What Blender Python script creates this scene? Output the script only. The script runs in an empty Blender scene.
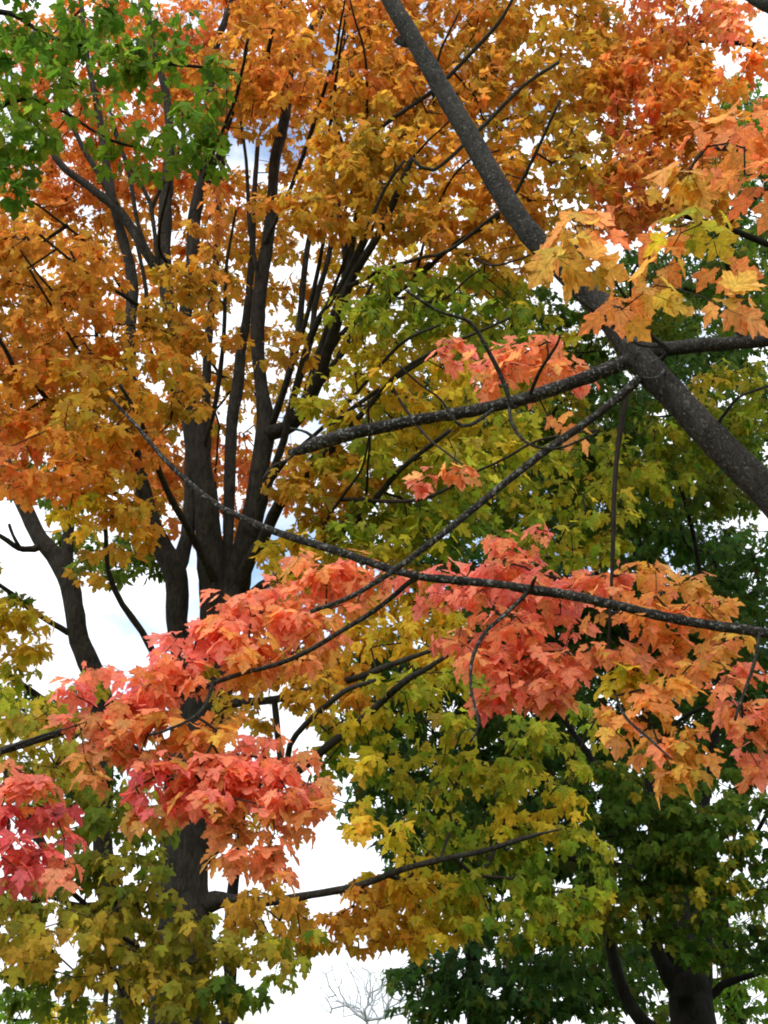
import bpy, math, random
import numpy as np
from mathutils import Vector, noise

random.seed(7)
RNG = np.random.default_rng(7)
C = bpy.context.scene.collection
scene = bpy.context.scene

# ------------------------------------------------------------------ camera
PITCH = math.radians(28.0)
F = 1098.0                      # focal length in pixels of a 768 x 1024 frame
CAM = np.array([0.0, 0.0, 1.6])
FWD = np.array([0.0, math.cos(PITCH), math.sin(PITCH)])
UPV = np.array([0.0, -math.sin(PITCH), math.cos(PITCH)])
RGT = np.array([1.0, 0.0, 0.0])

cam_data = bpy.data.cameras.new('camera')
cam = bpy.data.objects.new('camera', cam_data)
C.objects.link(cam)
cam.location = CAM
cam.rotation_euler = (math.pi / 2 + PITCH, 0, 0)
cam_data.sensor_fit = 'VERTICAL'
cam_data.sensor_height = 24.0
cam_data.lens = F * 24.0 / 1024.0
cam_data.clip_end = 3000
scene.camera = cam


def at(px, py, y):
    """A point of the world on the sight line through a photo pixel, y metres in front of the camera."""
    px = np.asarray(px, float); py = np.asarray(py, float); y = np.asarray(y, float)
    a = (px - 384.0) / F; v = (512.0 - py) / F
    d = FWD + a[..., None] * RGT + v[..., None] * UPV
    return CAM + d * (y / d[..., 1])[..., None]


def depth(p):
    return (np.asarray(p) - CAM) @ FWD


def proj(p):
    q = np.asarray(p) - CAM
    z = q @ FWD
    return np.stack([384 + F * (q @ RGT) / z, 512 - F * (q @ UPV) / z], -1)


# ------------------------------------------------------------------ materials
def new_mat(name):
    m = bpy.data.materials.new(name)
    m.use_nodes = True
    nt = m.node_tree
    for n in list(nt.nodes):
        nt.nodes.remove(n)
    return m, nt


def leaf_material(name, trans=0.6, rough=0.55, spec=0.10, veins=False):
    m, nt = new_mat(name)
    N, L = nt.nodes, nt.links
    out = N.new('ShaderNodeOutputMaterial')
    att = N.new('ShaderNodeAttribute'); att.attribute_name = 'leaf_color'
    tc = N.new('ShaderNodeTexCoord')
    nz = N.new('ShaderNodeTexNoise'); nz.inputs['Scale'].default_value = 60; nz.inputs['Detail'].default_value = 3
    L.new(tc.outputs['Object'], nz.inputs['Vector'])
    rmp = N.new('ShaderNodeMapRange')
    rmp.inputs['From Min'].default_value = 0.3; rmp.inputs['From Max'].default_value = 0.7
    rmp.inputs['To Min'].default_value = 0.78; rmp.inputs['To Max'].default_value = 1.15
    L.new(nz.outputs['Fac'], rmp.inputs['Value'])
    mul = N.new('ShaderNodeVectorMath'); mul.operation = 'SCALE'
    L.new(att.outputs['Color'], mul.inputs[0]); L.new(rmp.outputs['Result'], mul.inputs['Scale'])
    col = mul.outputs['Vector']

    def math_(op, x, y=None, z=None):
        n_ = N.new('ShaderNodeMath'); n_.operation = op
        for i_, v_ in enumerate((x, y, z)):
            if v_ is None:
                continue
            if hasattr(v_, 'is_linked'):
                L.new(v_, n_.inputs[i_])
            else:
                n_.inputs[i_].default_value = v_
        return n_.outputs[0]
    # brown blemishes
    n2 = N.new('ShaderNodeTexNoise'); n2.inputs['Scale'].default_value = 42; n2.inputs['Detail'].default_value = 2
    L.new(tc.outputs['Object'], n2.inputs['Vector'])
    sp = N.new('ShaderNodeMapRange'); sp.inputs['From Min'].default_value = 0.66; sp.inputs['From Max'].default_value = 0.74; sp.inputs['To Max'].default_value = 0.6
    L.new(n2.outputs['Fac'], sp.inputs['Value'])
    m1 = N.new('ShaderNodeMix'); m1.data_type = 'RGBA'; m1.inputs[7].default_value = (0.12, 0.06, 0.02, 1)
    L.new(sp.outputs[0], m1.inputs[0]); L.new(col, m1.inputs[6]); col = m1.outputs[2]
    if veins:
        uv = N.new('ShaderNodeAttribute'); uv.attribute_name = 'leaf_uv'
        sx = N.new('ShaderNodeSeparateXYZ'); L.new(uv.outputs['Vector'], sx.inputs[0])
        ax = math_('ABSOLUTE', sx.outputs[0]); ay = sx.outputs[1]
        rr = math_('SQRT', math_('ADD', math_('MULTIPLY', ax, ax), math_('MULTIPLY', ay, ay)))
        an = math_('ARCTAN2', ax, ay)
        best = None
        for a_ in (0.0, 0.92, 1.62):
            d_ = math_('MULTIPLY', rr, math_('ABSOLUTE', math_('SUBTRACT', an, a_)))
            best = d_ if best is None else math_('MINIMUM', best, d_)
        # side veins leaving the midrib at a slant
        sl = math_('ABSOLUTE', math_('SUBTRACT', math_('FRACT', math_('MULTIPLY', math_('SUBTRACT', ay, math_('MULTIPLY', ax, 0.9)), 5.5)), 0.5))
        sl = math_('ADD', math_('MULTIPLY', sl, 0.16), 0.006)
        best = math_('MINIMUM', best, sl)
        vf = N.new('ShaderNodeMapRange'); vf.inputs['From Min'].default_value = 0.006; vf.inputs['From Max'].default_value = 0.028
        vf.inputs['To Min'].default_value = 0.74; vf.inputs['To Max'].default_value = 1.0
        L.new(best, vf.inputs['Value'])
        vm = N.new('ShaderNodeVectorMath'); vm.operation = 'SCALE'
        L.new(col, vm.inputs[0]); L.new(vf.outputs[0], vm.inputs['Scale']); col = vm.outputs['Vector']
    pb = N.new('ShaderNodeBsdfPrincipled')
    pb.inputs['Roughness'].default_value = rough
    pb.inputs['Specular IOR Level'].default_value = spec
    L.new(col, pb.inputs['Base Color'])
    tr = N.new('ShaderNodeBsdfTranslucent')
    hs = N.new('ShaderNodeHueSaturation'); hs.inputs['Saturation'].default_value = 1.0; hs.inputs['Value'].default_value = 1.3
    L.new(col, hs.inputs['Color']); L.new(hs.outputs['Color'], tr.inputs['Color'])
    mx = N.new('ShaderNodeMixShader'); mx.inputs[0].default_value = trans
    L.new(pb.outputs[0], mx.inputs[1]); L.new(tr.outputs[0], mx.inputs[2])
    L.new(mx.outputs[0], out.inputs[0])
    return m


def bark_material(name, dark, light, lichen=None, lichen_amount=0.0, scale=1.0, lscale=34, rugged=0.0):
    m, nt = new_mat(name)
    N, L = nt.nodes, nt.links
    out = N.new('ShaderNodeOutputMaterial')
    pb = N.new('ShaderNodeBsdfPrincipled'); pb.inputs['Roughness'].default_value = 0.92
    pb.inputs['Specular IOR Level'].default_value = 0.15
    tc = N.new('ShaderNodeTexCoord')
    mp = N.new('ShaderNodeMapping'); mp.inputs['Scale'].default_value = (1, 1, 0.35)
    L.new(tc.outputs['Object'], mp.inputs['Vector'])
    n1 = N.new('ShaderNodeTexNoise'); n1.inputs['Scale'].default_value = 28 * scale; n1.inputs['Detail'].default_value = 8; n1.inputs['Roughness'].default_value = 0.7
    L.new(mp.outputs[0], n1.inputs['Vector'])
    n2 = N.new('ShaderNodeTexNoise'); n2.inputs['Scale'].default_value = 5 * scale; n2.inputs['Detail'].default_value = 4
    L.new(tc.outputs['Object'], n2.inputs['Vector'])
    add = N.new('ShaderNodeMath'); add.operation = 'MULTIPLY_ADD'
    L.new(n1.outputs['Fac'], add.inputs[0]); add.inputs[1].default_value = 0.7
    sc_ = N.new('ShaderNodeMath'); sc_.operation = 'MULTIPLY'; sc_.inputs[1].default_value = 0.4
    L.new(n2.outputs['Fac'], sc_.inputs[0]); L.new(sc_.outputs[0], add.inputs[2])
    cr = N.new('ShaderNodeValToRGB')
    cr.color_ramp.elements[0].position = 0.38; cr.color_ramp.elements[0].color = (*dark, 1)
    cr.color_ramp.elements[1].position = 0.72; cr.color_ramp.elements[1].color = (*light, 1)
    L.new(add.outputs[0], cr.inputs['Fac'])
    col = cr.outputs['Color']
    if lichen:
        n3 = N.new('ShaderNodeTexNoise'); n3.inputs['Scale'].default_value = lscale; n3.inputs['Detail'].default_value = 5; n3.inputs['Roughness'].default_value = 0.6
        L.new(tc.outputs['Object'], n3.inputs['Vector'])
        r3 = N.new('ShaderNodeMapRange'); r3.inputs['From Min'].default_value = 0.62 - 0.2 * lichen_amount; r3.inputs['From Max'].default_value = 0.70 - 0.2 * lichen_amount
        L.new(n3.outputs['Fac'], r3.inputs['Value'])
        mx = N.new('ShaderNodeMix'); mx.data_type = 'RGBA'
        L.new(r3.outputs['Result'], mx.inputs[0]); L.new(col, mx.inputs[6]); mx.inputs[7].default_value = (*lichen, 1)
        col = mx.outputs[2]
    L.new(col, pb.inputs['Base Color'])
    hgt = add.outputs[0]
    if rugged:
        mp2 = N.new('ShaderNodeMapping'); mp2.inputs['Scale'].default_value = (1, 1, 0.09)
        L.new(tc.outputs['Object'], mp2.inputs['Vector'])
        dist = N.new('ShaderNodeTexNoise'); dist.inputs['Scale'].default_value = 6
        L.new(tc.outputs['Object'], dist.inputs['Vector'])
        av = N.new('ShaderNodeVectorMath'); av.operation = 'MULTIPLY_ADD'; av.inputs[1].default_value = (.12, .12, .12)
        L.new(dist.outputs['Color'], av.inputs[0]); L.new(mp2.outputs[0], av.inputs[2])
        vo = N.new('ShaderNodeTexVoronoi'); vo.feature = 'DISTANCE_TO_EDGE'; vo.inputs['Scale'].default_value = rugged
        L.new(av.outputs[0], vo.inputs['Vector'])
        fr = N.new('ShaderNodeMapRange'); fr.inputs['From Max'].default_value = 0.16; fr.inputs['To Min'].default_value = 0.72
        L.new(vo.outputs['Distance'], fr.inputs['Value'])
        fm = N.new('ShaderNodeVectorMath'); fm.operation = 'SCALE'
        L.new(col, fm.inputs[0]); L.new(fr.outputs[0], fm.inputs['Scale'])
        L.new(fm.outputs['Vector'], pb.inputs['Base Color'])
        ha = N.new('ShaderNodeMath'); ha.operation = 'MULTIPLY_ADD'; ha.inputs[1].default_value = 0.8
        L.new(fr.outputs[0], ha.inputs[0]); L.new(hgt, ha.inputs[2]); hgt = ha.outputs[0]
    bp = N.new('ShaderNodeBump'); bp.inputs['Strength'].default_value = 0.9; bp.inputs['Distance'].default_value = 0.02
    L.new(hgt, bp.inputs['Height']); L.new(bp.outputs[0], pb.inputs['Normal'])
    L.new(pb.outputs[0], out.inputs[0])
    return m


LEAF = leaf_material('maple_leaf')
LEAF_NEAR = leaf_material('near_maple_leaf', 0.58, 0.55, 0.10, veins=True)
NEEDLE = leaf_material('needle', 0.2)
BARK_MAIN = bark_material('dark_brown_bark', (0.009, 0.008, 0.0065), (0.060, 0.053, 0.043), rugged=26)
BARK_NEAR = bark_material('grey_lichened_bark', (0.008, 0.0075, 0.0062), (0.050, 0.046, 0.039), (0.105, 0.105, 0.095), 0.22, lscale=60, rugged=46)
BARK_LICHEN = bark_material('lichen_spotted_bark', (0.008, 0.007, 0.006), (0.048, 0.042, 0.036), (0.165, 0.17, 0.155), 0.38, lscale=55, rugged=60)
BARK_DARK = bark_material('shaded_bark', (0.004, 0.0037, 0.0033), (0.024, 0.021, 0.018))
BARK_TWIG = bark_material('twig_bark', (0.012, 0.009, 0.008), (0.05, 0.036, 0.028))
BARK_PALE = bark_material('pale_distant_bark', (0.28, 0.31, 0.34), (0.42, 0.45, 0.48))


# ------------------------------------------------------------------ objects
def link_mesh(name, verts, faces_flat, face_len, mat, parent=None, loc=None, colors=None, label=None, uv=None):
    me = bpy.data.meshes.new(name)
    verts = np.asarray(verts, np.float32)
    if loc is not None:
        verts = verts - np.asarray(loc, np.float32)
    nv = len(verts)
    me.vertices.add(nv); me.vertices.foreach_set('co', verts.ravel())
    faces_flat = np.asarray(faces_flat, np.int32).ravel()
    face_len = np.asarray(face_len, np.int32)
    me.loops.add(len(faces_flat)); me.loops.foreach_set('vertex_index', faces_flat)
    me.polygons.add(len(face_len))
    starts = np.concatenate([[0], np.cumsum(face_len)[:-1]]).astype(np.int32)
    me.polygons.foreach_set('loop_start', starts)
    me.polygons.foreach_set('loop_total', face_len)
    me.polygons.foreach_set('use_smooth', np.ones(len(face_len), bool))
    me.update(calc_edges=True)
    if colors is not None:
        a = me.color_attributes.new('leaf_color', 'FLOAT_COLOR', 'POINT')
        c4 = np.ones((nv, 4), np.float32); c4[:, :3] = colors
        a.data.foreach_set('color', c4.ravel())
    if uv is not None:
        a = me.attributes.new('leaf_uv', 'FLOAT_VECTOR', 'POINT')
        u3 = np.zeros((nv, 3), np.float32); u3[:, :2] = uv
        a.data.foreach_set('vector', u3.ravel())
    me.materials.append(mat)
    o = bpy.data.objects.new(name, me)
    C.objects.link(o)
    if parent is not None:
        o.parent = parent
    if label:
        o['label'] = label
    return o


def empty(name, loc, label, cat, group=None):
    o = bpy.data.objects.new(name, None)
    C.objects.link(o)
    o.location = loc; o.empty_display_size = 0.3
    o['label'] = label; o['category'] = cat
    if group:
        o['group'] = group
    return o


# ------------------------------------------------------------------ tubes
def smooth_path(P, R, step):
    P = np.asarray(P, float); R = np.asarray(R, float)
    if len(P) == 2:
        P = np.array([P[0], (P[0] + P[1]) / 2, P[1]]); R = np.array([R[0], R.mean(), R[1]])
    ext = np.vstack([2 * P[0] - P[1], P, 2 * P[-1] - P[-2]])
    out, rad = [], []
    for i in range(len(P) - 1):
        p0, p1, p2, p3 = ext[i:i + 4]
        n = max(2, int(np.linalg.norm(p2 - p1) / step))
        for k in range(n):
            t = k / n
            out.append(0.5 * ((2 * p1) + (p2 - p0) * t + (2 * p0 - 5 * p1 + 4 * p2 - p3) * t * t + (3 * p1 - p0 - 3 * p2 + p3) * t ** 3))
            rad.append(R[i] * (1 - t) + R[i + 1] * t)
    out.append(P[-1]); rad.append(R[-1])
    return np.array(out), np.array(rad)


def tube(P, R, sides, rough=0.07, seed=0.0):
    n = len(P)
    T = np.gradient(P, axis=0); T /= np.linalg.norm(T, axis=1)[:, None] + 1e-9
    ref = np.array([0.0, 0.0, 1.0]) if abs(T[0][2]) < 0.9 else np.array([1.0, 0, 0])
    A = np.cross(T[0], ref); A /= np.linalg.norm(A)
    verts = []
    for i in range(n):
        A = A - T[i] * (A @ T[i]); A /= np.linalg.norm(A)
        B = np.cross(T[i], A)
        for k in range(sides):
            a = 2 * math.pi * k / sides
            d = A * math.cos(a) + B * math.sin(a)
            q = P[i] + d * R[i]
            s = 2.2 / max(R[i], 0.012) * 0.35
            nz = noise.noise(Vector((q[0] * s + seed, q[1] * s, q[2] * s * 0.35)))
            nz += 0.5 * noise.noise(Vector((q[0] * s * 2.7, q[1] * s * 2.7 + seed, q[2] * s * 1.6)))
            verts.append(P[i] + d * R[i] * (1 + rough * 1.6 * nz))
    verts = verts + [P[0], P[-1]]
    F_, L_ = [], []
    for i in range(n - 1):
        for k in range(sides):
            a = i * sides + k; b = i * sides + (k + 1) % sides
            F_ += [a, b, b + sides, a + sides]; L_.append(4)
    for k in range(sides):
        F_ += [n * sides, (k + 1) % sides, k]; L_.append(3)
        F_ += [n * sides + 1, (n - 1) * sides + k, (n - 1) * sides + (k + 1) % sides]; L_.append(3)
    return np.array(verts), np.array(F_), np.array(L_)


def edge_tubes(A, B, ra, rb, sides=4):
    """Many separate thin tapering twigs, vectorised."""
    A = np.asarray(A); B = np.asarray(B); n = len(A)
    D = B - A; Ln = np.linalg.norm(D, axis=1)[:, None] + 1e-9; D = D / Ln
    ref = np.where(np.abs(D[:, 2:3]) < 0.9, np.array([[0, 0, 1.0]]), np.array([[1.0, 0, 0]]))
    U = np.cross(D, ref); U /= np.linalg.norm(U, axis=1)[:, None] + 1e-9
    V = np.cross(D, U)
    ang = np.arange(sides) * 2 * math.pi / sides
    ring = U[:, None, :] * np.cos(ang)[None, :, None] + V[:, None, :] * np.sin(ang)[None, :, None]
    va = (A - D * np.minimum(ra[:, None], 0.3 * Ln))[:, None, :] + ring * ra[:, None, None]
    vb = (B + D * np.minimum(rb[:, None], 0.3 * Ln))[:, None, :] + ring * rb[:, None, None]
    verts = np.concatenate([va, vb], 1).reshape(-1, 3)
    k = np.arange(sides); k2 = (k + 1) % sides
    f = np.stack([k, k2, k2 + sides, k + sides], 1)
    faces = (f[None] + (np.arange(n) * 2 * sides)[:, None, None]).reshape(-1)
    return verts, faces, np.full(n * sides, 4)


# ------------------------------------------------------------------ leaves
HALF_FINE = [(0, 0), (0.13, -0.07), (0.25, -0.03), (0.43, -0.02), (0.40, 0.09), (0.37, 0.16), (0.49, 0.21), (0.50, 0.29), (0.66, 0.48),
             (0.52, 0.49), (0.47, 0.56), (0.36, 0.50), (0.25, 0.47), (0.22, 0.58), (0.33, 0.69), (0.23, 0.73), (0.15, 0.85), (0, 1.04)]
HALF_MID = [(0, 0), (0.41, -0.02), (0.34, 0.15), (0.50, 0.27), (0.64, 0.50), (0.44, 0.52), (0.25, 0.46), (0.22, 0.60), (0.30, 0.70), (0, 1.03)]
HALF_FAR = [(0, 0), (0.40, 0.0), (0.28, 0.17), (0.64, 0.50), (0.20, 0.44), (0.24, 0.69), (0, 1.04)]
HALF_NEEDLE = [(0, 0), (0.10, 0.3), (0, 1.0)]


def template(half):
    r = half
    l = [(-x, y) for x, y in half[1:-1]][::-1]
    o = np.array(r + l, float)
    c = np.array([[0, 0.26]])
    pts = np.vstack([c, o])
    n = len(o)
    tri = np.array([[0, 1 + i, 1 + (i + 1) % n] for i in range(n)])
    d = np.linalg.norm(pts - c, axis=1); edge = np.clip(d / 0.7, 0, 1)
    return pts, tri, edge


TPL = {k: template(h) for k, h in dict(fine=HALF_FINE, mid=HALF_MID, far=HALF_FAR, needle=HALF_NEEDLE).items()}


def norm(v):
    return v / (np.linalg.norm(v, axis=-1, keepdims=True) + 1e-9)


def build_leaves(base, tipdir, nrm, size, col, kind):
    calm = 0.62 if kind == 'fine' else 1.0
    pts, tri, edge = TPL[kind]
    n = len(base); m = len(pts)
    tipdir = norm(tipdir); nrm = norm(nrm - tipdir * np.sum(nrm * tipdir, 1)[:, None])
    side = np.cross(tipdir, nrm)
    fold = RNG.uniform(-0.10, 0.42, n); curl = RNG.uniform(0.0, 0.5, n); cup = RNG.uniform(-0.25, 0.45, n); tw = RNG.uniform(-0.25, 0.25, n)
    wid = RNG.uniform(0.82, 1.08, n)
    asym = RNG.uniform(-0.1, 0.1, n)
    x = pts[None, :, 0] * wid[:, None] + asym[:, None] * pts[None, :, 1] ** 2
    y = np.repeat(pts[None, :, 1], n, 0)
    z = calm * fold[:, None] * np.abs(x) - curl[:, None] * y * np.abs(y) - calm * cup[:, None] * x * x * 1.4 + tw[:, None] * x * y
    if kind != 'needle':
        z = z + RNG.normal(0, 0.028, (n, m)) * edge[None]
    v = base[:, None] + size[:, None, None] * (x[..., None] * side[:, None] + y[..., None] * tipdir[:, None] + z[..., None] * nrm[:, None])
    faces = (tri[None] + (np.arange(n) * m)[:, None, None]).reshape(-1)
    edge_tint = np.array([1.06, 0.90, 0.92]); mid_tint = np.array([0.96, 1.08, 1.0])
    tint = mid_tint[None] * (1 - edge[:, None]) + edge_tint[None] * edge[:, None]
    c = col[:, None, :] * tint[None] * (1 + RNG.normal(0, 0.09, (n, m, 1)))
    uv = np.repeat(pts[None], n, 0).reshape(-1, 2)
    return v.reshape(-1, 3), faces, np.full(n * len(tri), 3), np.clip(c, 0, 0.95).reshape(-1, 3), uv


# palettes: ordered runs of base colour (linear)
PAL = dict(
    orange=[(0.52, 0.31, 0.03), (0.68, 0.36, 0.03), (0.74, 0.36, 0.035), (0.74, 0.28, 0.045)],
    deep=[(0.70, 0.38, 0.035), (0.76, 0.34, 0.04), (0.76, 0.28, 0.05), (0.70, 0.24, 0.07)],
    gold=[(0.40, 0.33, 0.03), (0.60, 0.41, 0.03), (0.70, 0.42, 0.03), (0.74, 0.36, 0.035)],
    yellow=[(0.34, 0.37, 0.02), (0.56, 0.47, 0.025), (0.74, 0.52, 0.03), (0.70, 0.42, 0.03)],
    ygreen=[(0.12, 0.21, 0.016), (0.24, 0.31, 0.02), (0.44, 0.42, 0.025), (0.62, 0.46, 0.03)],
    green=[(0.060, 0.125, 0.014), (0.09, 0.17, 0.016), (0.14, 0.22, 0.02), (0.24, 0.27, 0.025)],
    greengold=[(0.05, 0.12, 0.012), (0.06, 0.14, 0.013), (0.08, 0.16, 0.015), (0.11, 0.18, 0.018), (0.50, 0.40, 0.03)],
    vivid=[(0.065, 0.15, 0.010), (0.10, 0.21, 0.012), (0.15, 0.27, 0.015), (0.24, 0.32, 0.02)],
    dark=[(0.028, 0.075, 0.010), (0.042, 0.10, 0.013), (0.062, 0.13, 0.016), (0.10, 0.16, 0.02)],  # deep green with the shade inside dense crowns put into the colour
    bluegreen=[(0.035, 0.095, 0.026), (0.05, 0.12, 0.034), (0.075, 0.15, 0.036)],
    coral=[(0.80, 0.42, 0.09), (0.86, 0.33, 0.12), (0.90, 0.29, 0.155), (0.90, 0.27, 0.18)],
    pink=[(0.84, 0.38, 0.12), (0.90, 0.31, 0.16), (0.92, 0.27, 0.19), (0.92, 0.24, 0.20)],
    flame=[(0.80, 0.38, 0.06), (0.86, 0.33, 0.08), (0.88, 0.28, 0.10), (0.87, 0.24, 0.13)],
    red=[(0.86, 0.22, 0.15), (0.88, 0.18, 0.17), (0.82, 0.14, 0.16), (0.68, 0.12, 0.17)],
    peach=[(0.64, 0.42, 0.06), (0.76, 0.37, 0.08), (0.80, 0.29, 0.13), (0.82, 0.25, 0.18)],
    apricot=[(0.62, 0.42, 0.06), (0.78, 0.42, 0.08), (0.84, 0.35, 0.11), (0.86, 0.30, 0.15)],
    rust=[(0.68, 0.36, 0.06), (0.74, 0.30, 0.06), (0.74, 0.23, 0.07), (0.68, 0.19, 0.09)],
    brown=[(0.52, 0.32, 0.07), (0.68, 0.33, 0.09), (0.76, 0.29, 0.11), (0.82, 0.26, 0.14)],
    olive=[(0.14, 0.20, 0.02), (0.28, 0.27, 0.025), (0.44, 0.36, 0.03), (0.58, 0.38, 0.04)],  # gold and yellow green, colour dimmed to stand for shade on low leaves
)


def soften(v, k=0.10):
    v = np.array(v); l = v @ np.array([0.3, 0.6, 0.1])
    return v * (1 - k) + k * l[:, None]


PAL = {k: soften(v, 0.03) for k, v in PAL.items()}
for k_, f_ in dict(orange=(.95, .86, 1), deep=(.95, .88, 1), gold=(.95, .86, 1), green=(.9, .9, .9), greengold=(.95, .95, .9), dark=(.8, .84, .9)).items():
    PAL[k_] = PAL[k_] * np.array(f_)


ODD = [(0.40, 0.38, 0.04), (0.24, 0.26, 0.03), (0.60, 0.44, 0.05), (0.34, 0.14, 0.05)]      # leaves that turn earlier or later than the rest


class Tree:
    def __init__(self, name, label, base, bark, leaf_size=0.125, leaf_mat=None, kind='mid', petiole=True, droop=(15, 78), twig_bark=None, tip_r=0.0016, group=None, cat='tree'):
        self.base = np.array(base, float)
        self.root = empty(name, base, label, cat, group)
        self.bark = bark; self.ls = leaf_size; self.kind = kind; self.petiole = petiole; self.droop = droop
        self.leaf_mat = leaf_mat or LEAF; self.twig_bark = twig_bark or BARK_TWIG; self.tip_r = tip_r
        self.nodes = np.zeros((0, 3)); self.rad = np.zeros(0)
        self.att = []                                   # (point, foliage index, palette, leaf count)
        self.fol = []                                   # (part name, label)
        self.thin = 1.0; self.slim = 1.0
        self.seed = random.random() * 50

    def world_path(self, name, P, R, sides=12, step=0.12, mat=None, label=None, rough=0.07, wob=0.0):
        P, R = smooth_path(P, R, step)
        if wob:
            for i in range(1, len(P) - 1):
                q = Vector(P[i] * 2.5) + Vector((self.seed, 0, 0))
                P[i] = P[i] + np.array(noise.noise_vector(q)) * wob
        v, f, l = tube(P, R, sides, rough, self.seed)
        o = link_mesh(name, v, f, l, mat or self.bark, self.root, self.base, label=label)
        self.nodes = np.vstack([self.nodes, P]); self.rad = np.concatenate([self.rad, R])
        return o

    def path(self, name, pts, y1, y0=None, sides=10, step=0.12, mat=None, label=None, attach=True, rough=0.09, wob=0.006, dense=True):
        """pts: (px, py, width in px) traced from the photo, from the parent outwards; y0 -> y1 metres from the camera."""
        pts = np.array(pts, float)
        start = None
        if attach and len(self.nodes):
            pr = proj(self.nodes)
            d = np.hypot(*(pr - pts[0, :2]).T)
            if y0 is not None:
                d = d + np.abs(self.nodes[:, 1] - y0) * 4
            j = int(np.argmin(d)); start = self.nodes[j]
            y0 = start[1]
        if y0 is None:
            y0 = y1
        s = np.concatenate([[0], np.cumsum(np.hypot(*np.diff(pts[:, :2], axis=0).T))]); s = s / s[-1]
        P = at(pts[:, 0], pts[:, 1], y0 + (y1 - y0) * s)
        R = pts[:, 2] / 2 * depth(P) / F * self.slim
        if start is not None and np.linalg.norm(P[0] - start) > 0.02:
            P = np.vstack([start, P]); R = np.concatenate([[R[0]], R])
        return self.world_path(name, P, R, sides, step, mat, label, rough, wob)

    def foliage(self, label=None, name='crown', leaf=None, kind=None, droop=None):
        self.fol.append((name, label, leaf or self.ls, kind or self.kind, droop or self.droop)); return len(self.fol) - 1

    def blob(self, k, px, py, rx, ry, y, dy, pal, cover=2.2, leaves=(5, 9)):
        cover = cover * self.thin
        ls = self.fol[k][2]
        c = at(px, py, y)
        s = F * ls / depth(c)
        n = max(2, int(cover * math.pi * rx * ry / (np.mean(leaves) * 0.34 * s * s)))
        th = RNG.uniform(0, 2 * math.pi, n); r = np.sqrt(RNG.uniform(0, 1, n)) * RNG.uniform(0.92, 1.08, n)
        if self.fol[k][3] != 'needle':
            py = py - 0.7 * s
        ys = y + RNG.uniform(-1, 1, n) * dy * np.sqrt(np.clip(1 - (r * 0.9) ** 2, 0.15, 1))
        P = at(px + rx * r * np.cos(th), py + ry * r * np.sin(th), ys)
        P[:, 2] = np.maximum(P[:, 2], 0.6)
        for p in P:
            self.att.append((p, k, pal, int(RNG.integers(leaves[0], leaves[1] + 1))))

    def finish(self, bf=0.25, step=0.22, leafless=False, twig_cap=0.02, size_jit=0.3):
        if not self.att:
            return 0
        N0 = len(self.nodes)
        A = np.array([a[0] for a in self.att]); n = len(A)
        cap = N0 + n * 60
        nodes = np.zeros((cap, 3)); nodes[:N0] = self.nodes
        plen = np.zeros(cap); par = np.full(cap, -1); part = np.full(cap, -1); cnt = N0
        best = np.full(n, 1e9); who = np.zeros(n, int)
        for i in range(0, n, 256):
            d = np.linalg.norm(A[i:i + 256, None] - self.nodes[None], axis=2)
            # prefer to leave from below: twigs climb outwards
            d = d + 0.35 * np.maximum(0, self.nodes[None, :, 2] - A[i:i + 256, None, 2])
            who[i:i + 256] = d.argmin(1); best[i:i + 256] = d.min(1)
        left = np.ones(n, bool); tipnode = np.zeros(n, int); indir = np.zeros((n, 3))
        for _ in range(n):
            j = int(np.argmin(np.where(left, best, 1e9))); left[j] = False
            p0 = nodes[who[j]]; p1 = A[j]; v = p1 - p0; L = np.linalg.norm(v)
            m = max(1, int(L / step)) if L > 0.05 else 1
            m = min(m, 50)
            bow = np.array(RNG.normal(0, 0.09, 3)) * L; bow[2] += 0.08 * L
            prev = who[j]; new = []
            for q in range(1, m + 1):
                t = q / m
                pos = p0 + v * t + bow * 4 * t * (1 - t) * 0.5
                if q < m:
                    pos = pos + RNG.normal(0, 0.02, 3) * min(L, 1.0)
                nodes[cnt] = pos; par[cnt] = prev; part[cnt] = self.att[j][1]
                plen[cnt] = plen[prev] + L / m
                prev = cnt; new.append(cnt); cnt += 1
            tipnode[j] = prev
            indir[j] = nodes[prev] - nodes[par[prev]]
            nn = nodes[new]
            d = np.linalg.norm(A[:, None] - nn[None], axis=2) + bf * plen[new][None]
            b = d.min(1); w = np.array(new)[d.argmin(1)]
            u = left & (b < best)
            best[u] = b[u]; who[u] = w[u]
        # pipe model
        r = np.zeros(cnt); e = 2.15
        acc = np.zeros(cnt)
        tipset = np.zeros(cnt); tipset[tipnode] = 1
        for i in range(cnt - 1, N0 - 1, -1):
            a = acc[i] + tipset[i] * self.tip_r ** e
            if a == 0:
                a = self.tip_r ** e
            r[i] = min(a ** (1 / e), twig_cap)
            acc[par[i]] += a
        ids = np.arange(N0, cnt)
        print('  components', self.root.name, int(np.sum((par[ids] < N0))))
        ra = np.where(par[ids] >= N0, np.minimum(r[par[ids]], r[ids] * 1.35), r[ids] * 1.15)
        EA, EB, RA, RB, EP = nodes[par[ids]], nodes[ids], ra, r[ids], part[ids]
        # leaves
        total = 0; pend = []
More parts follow.
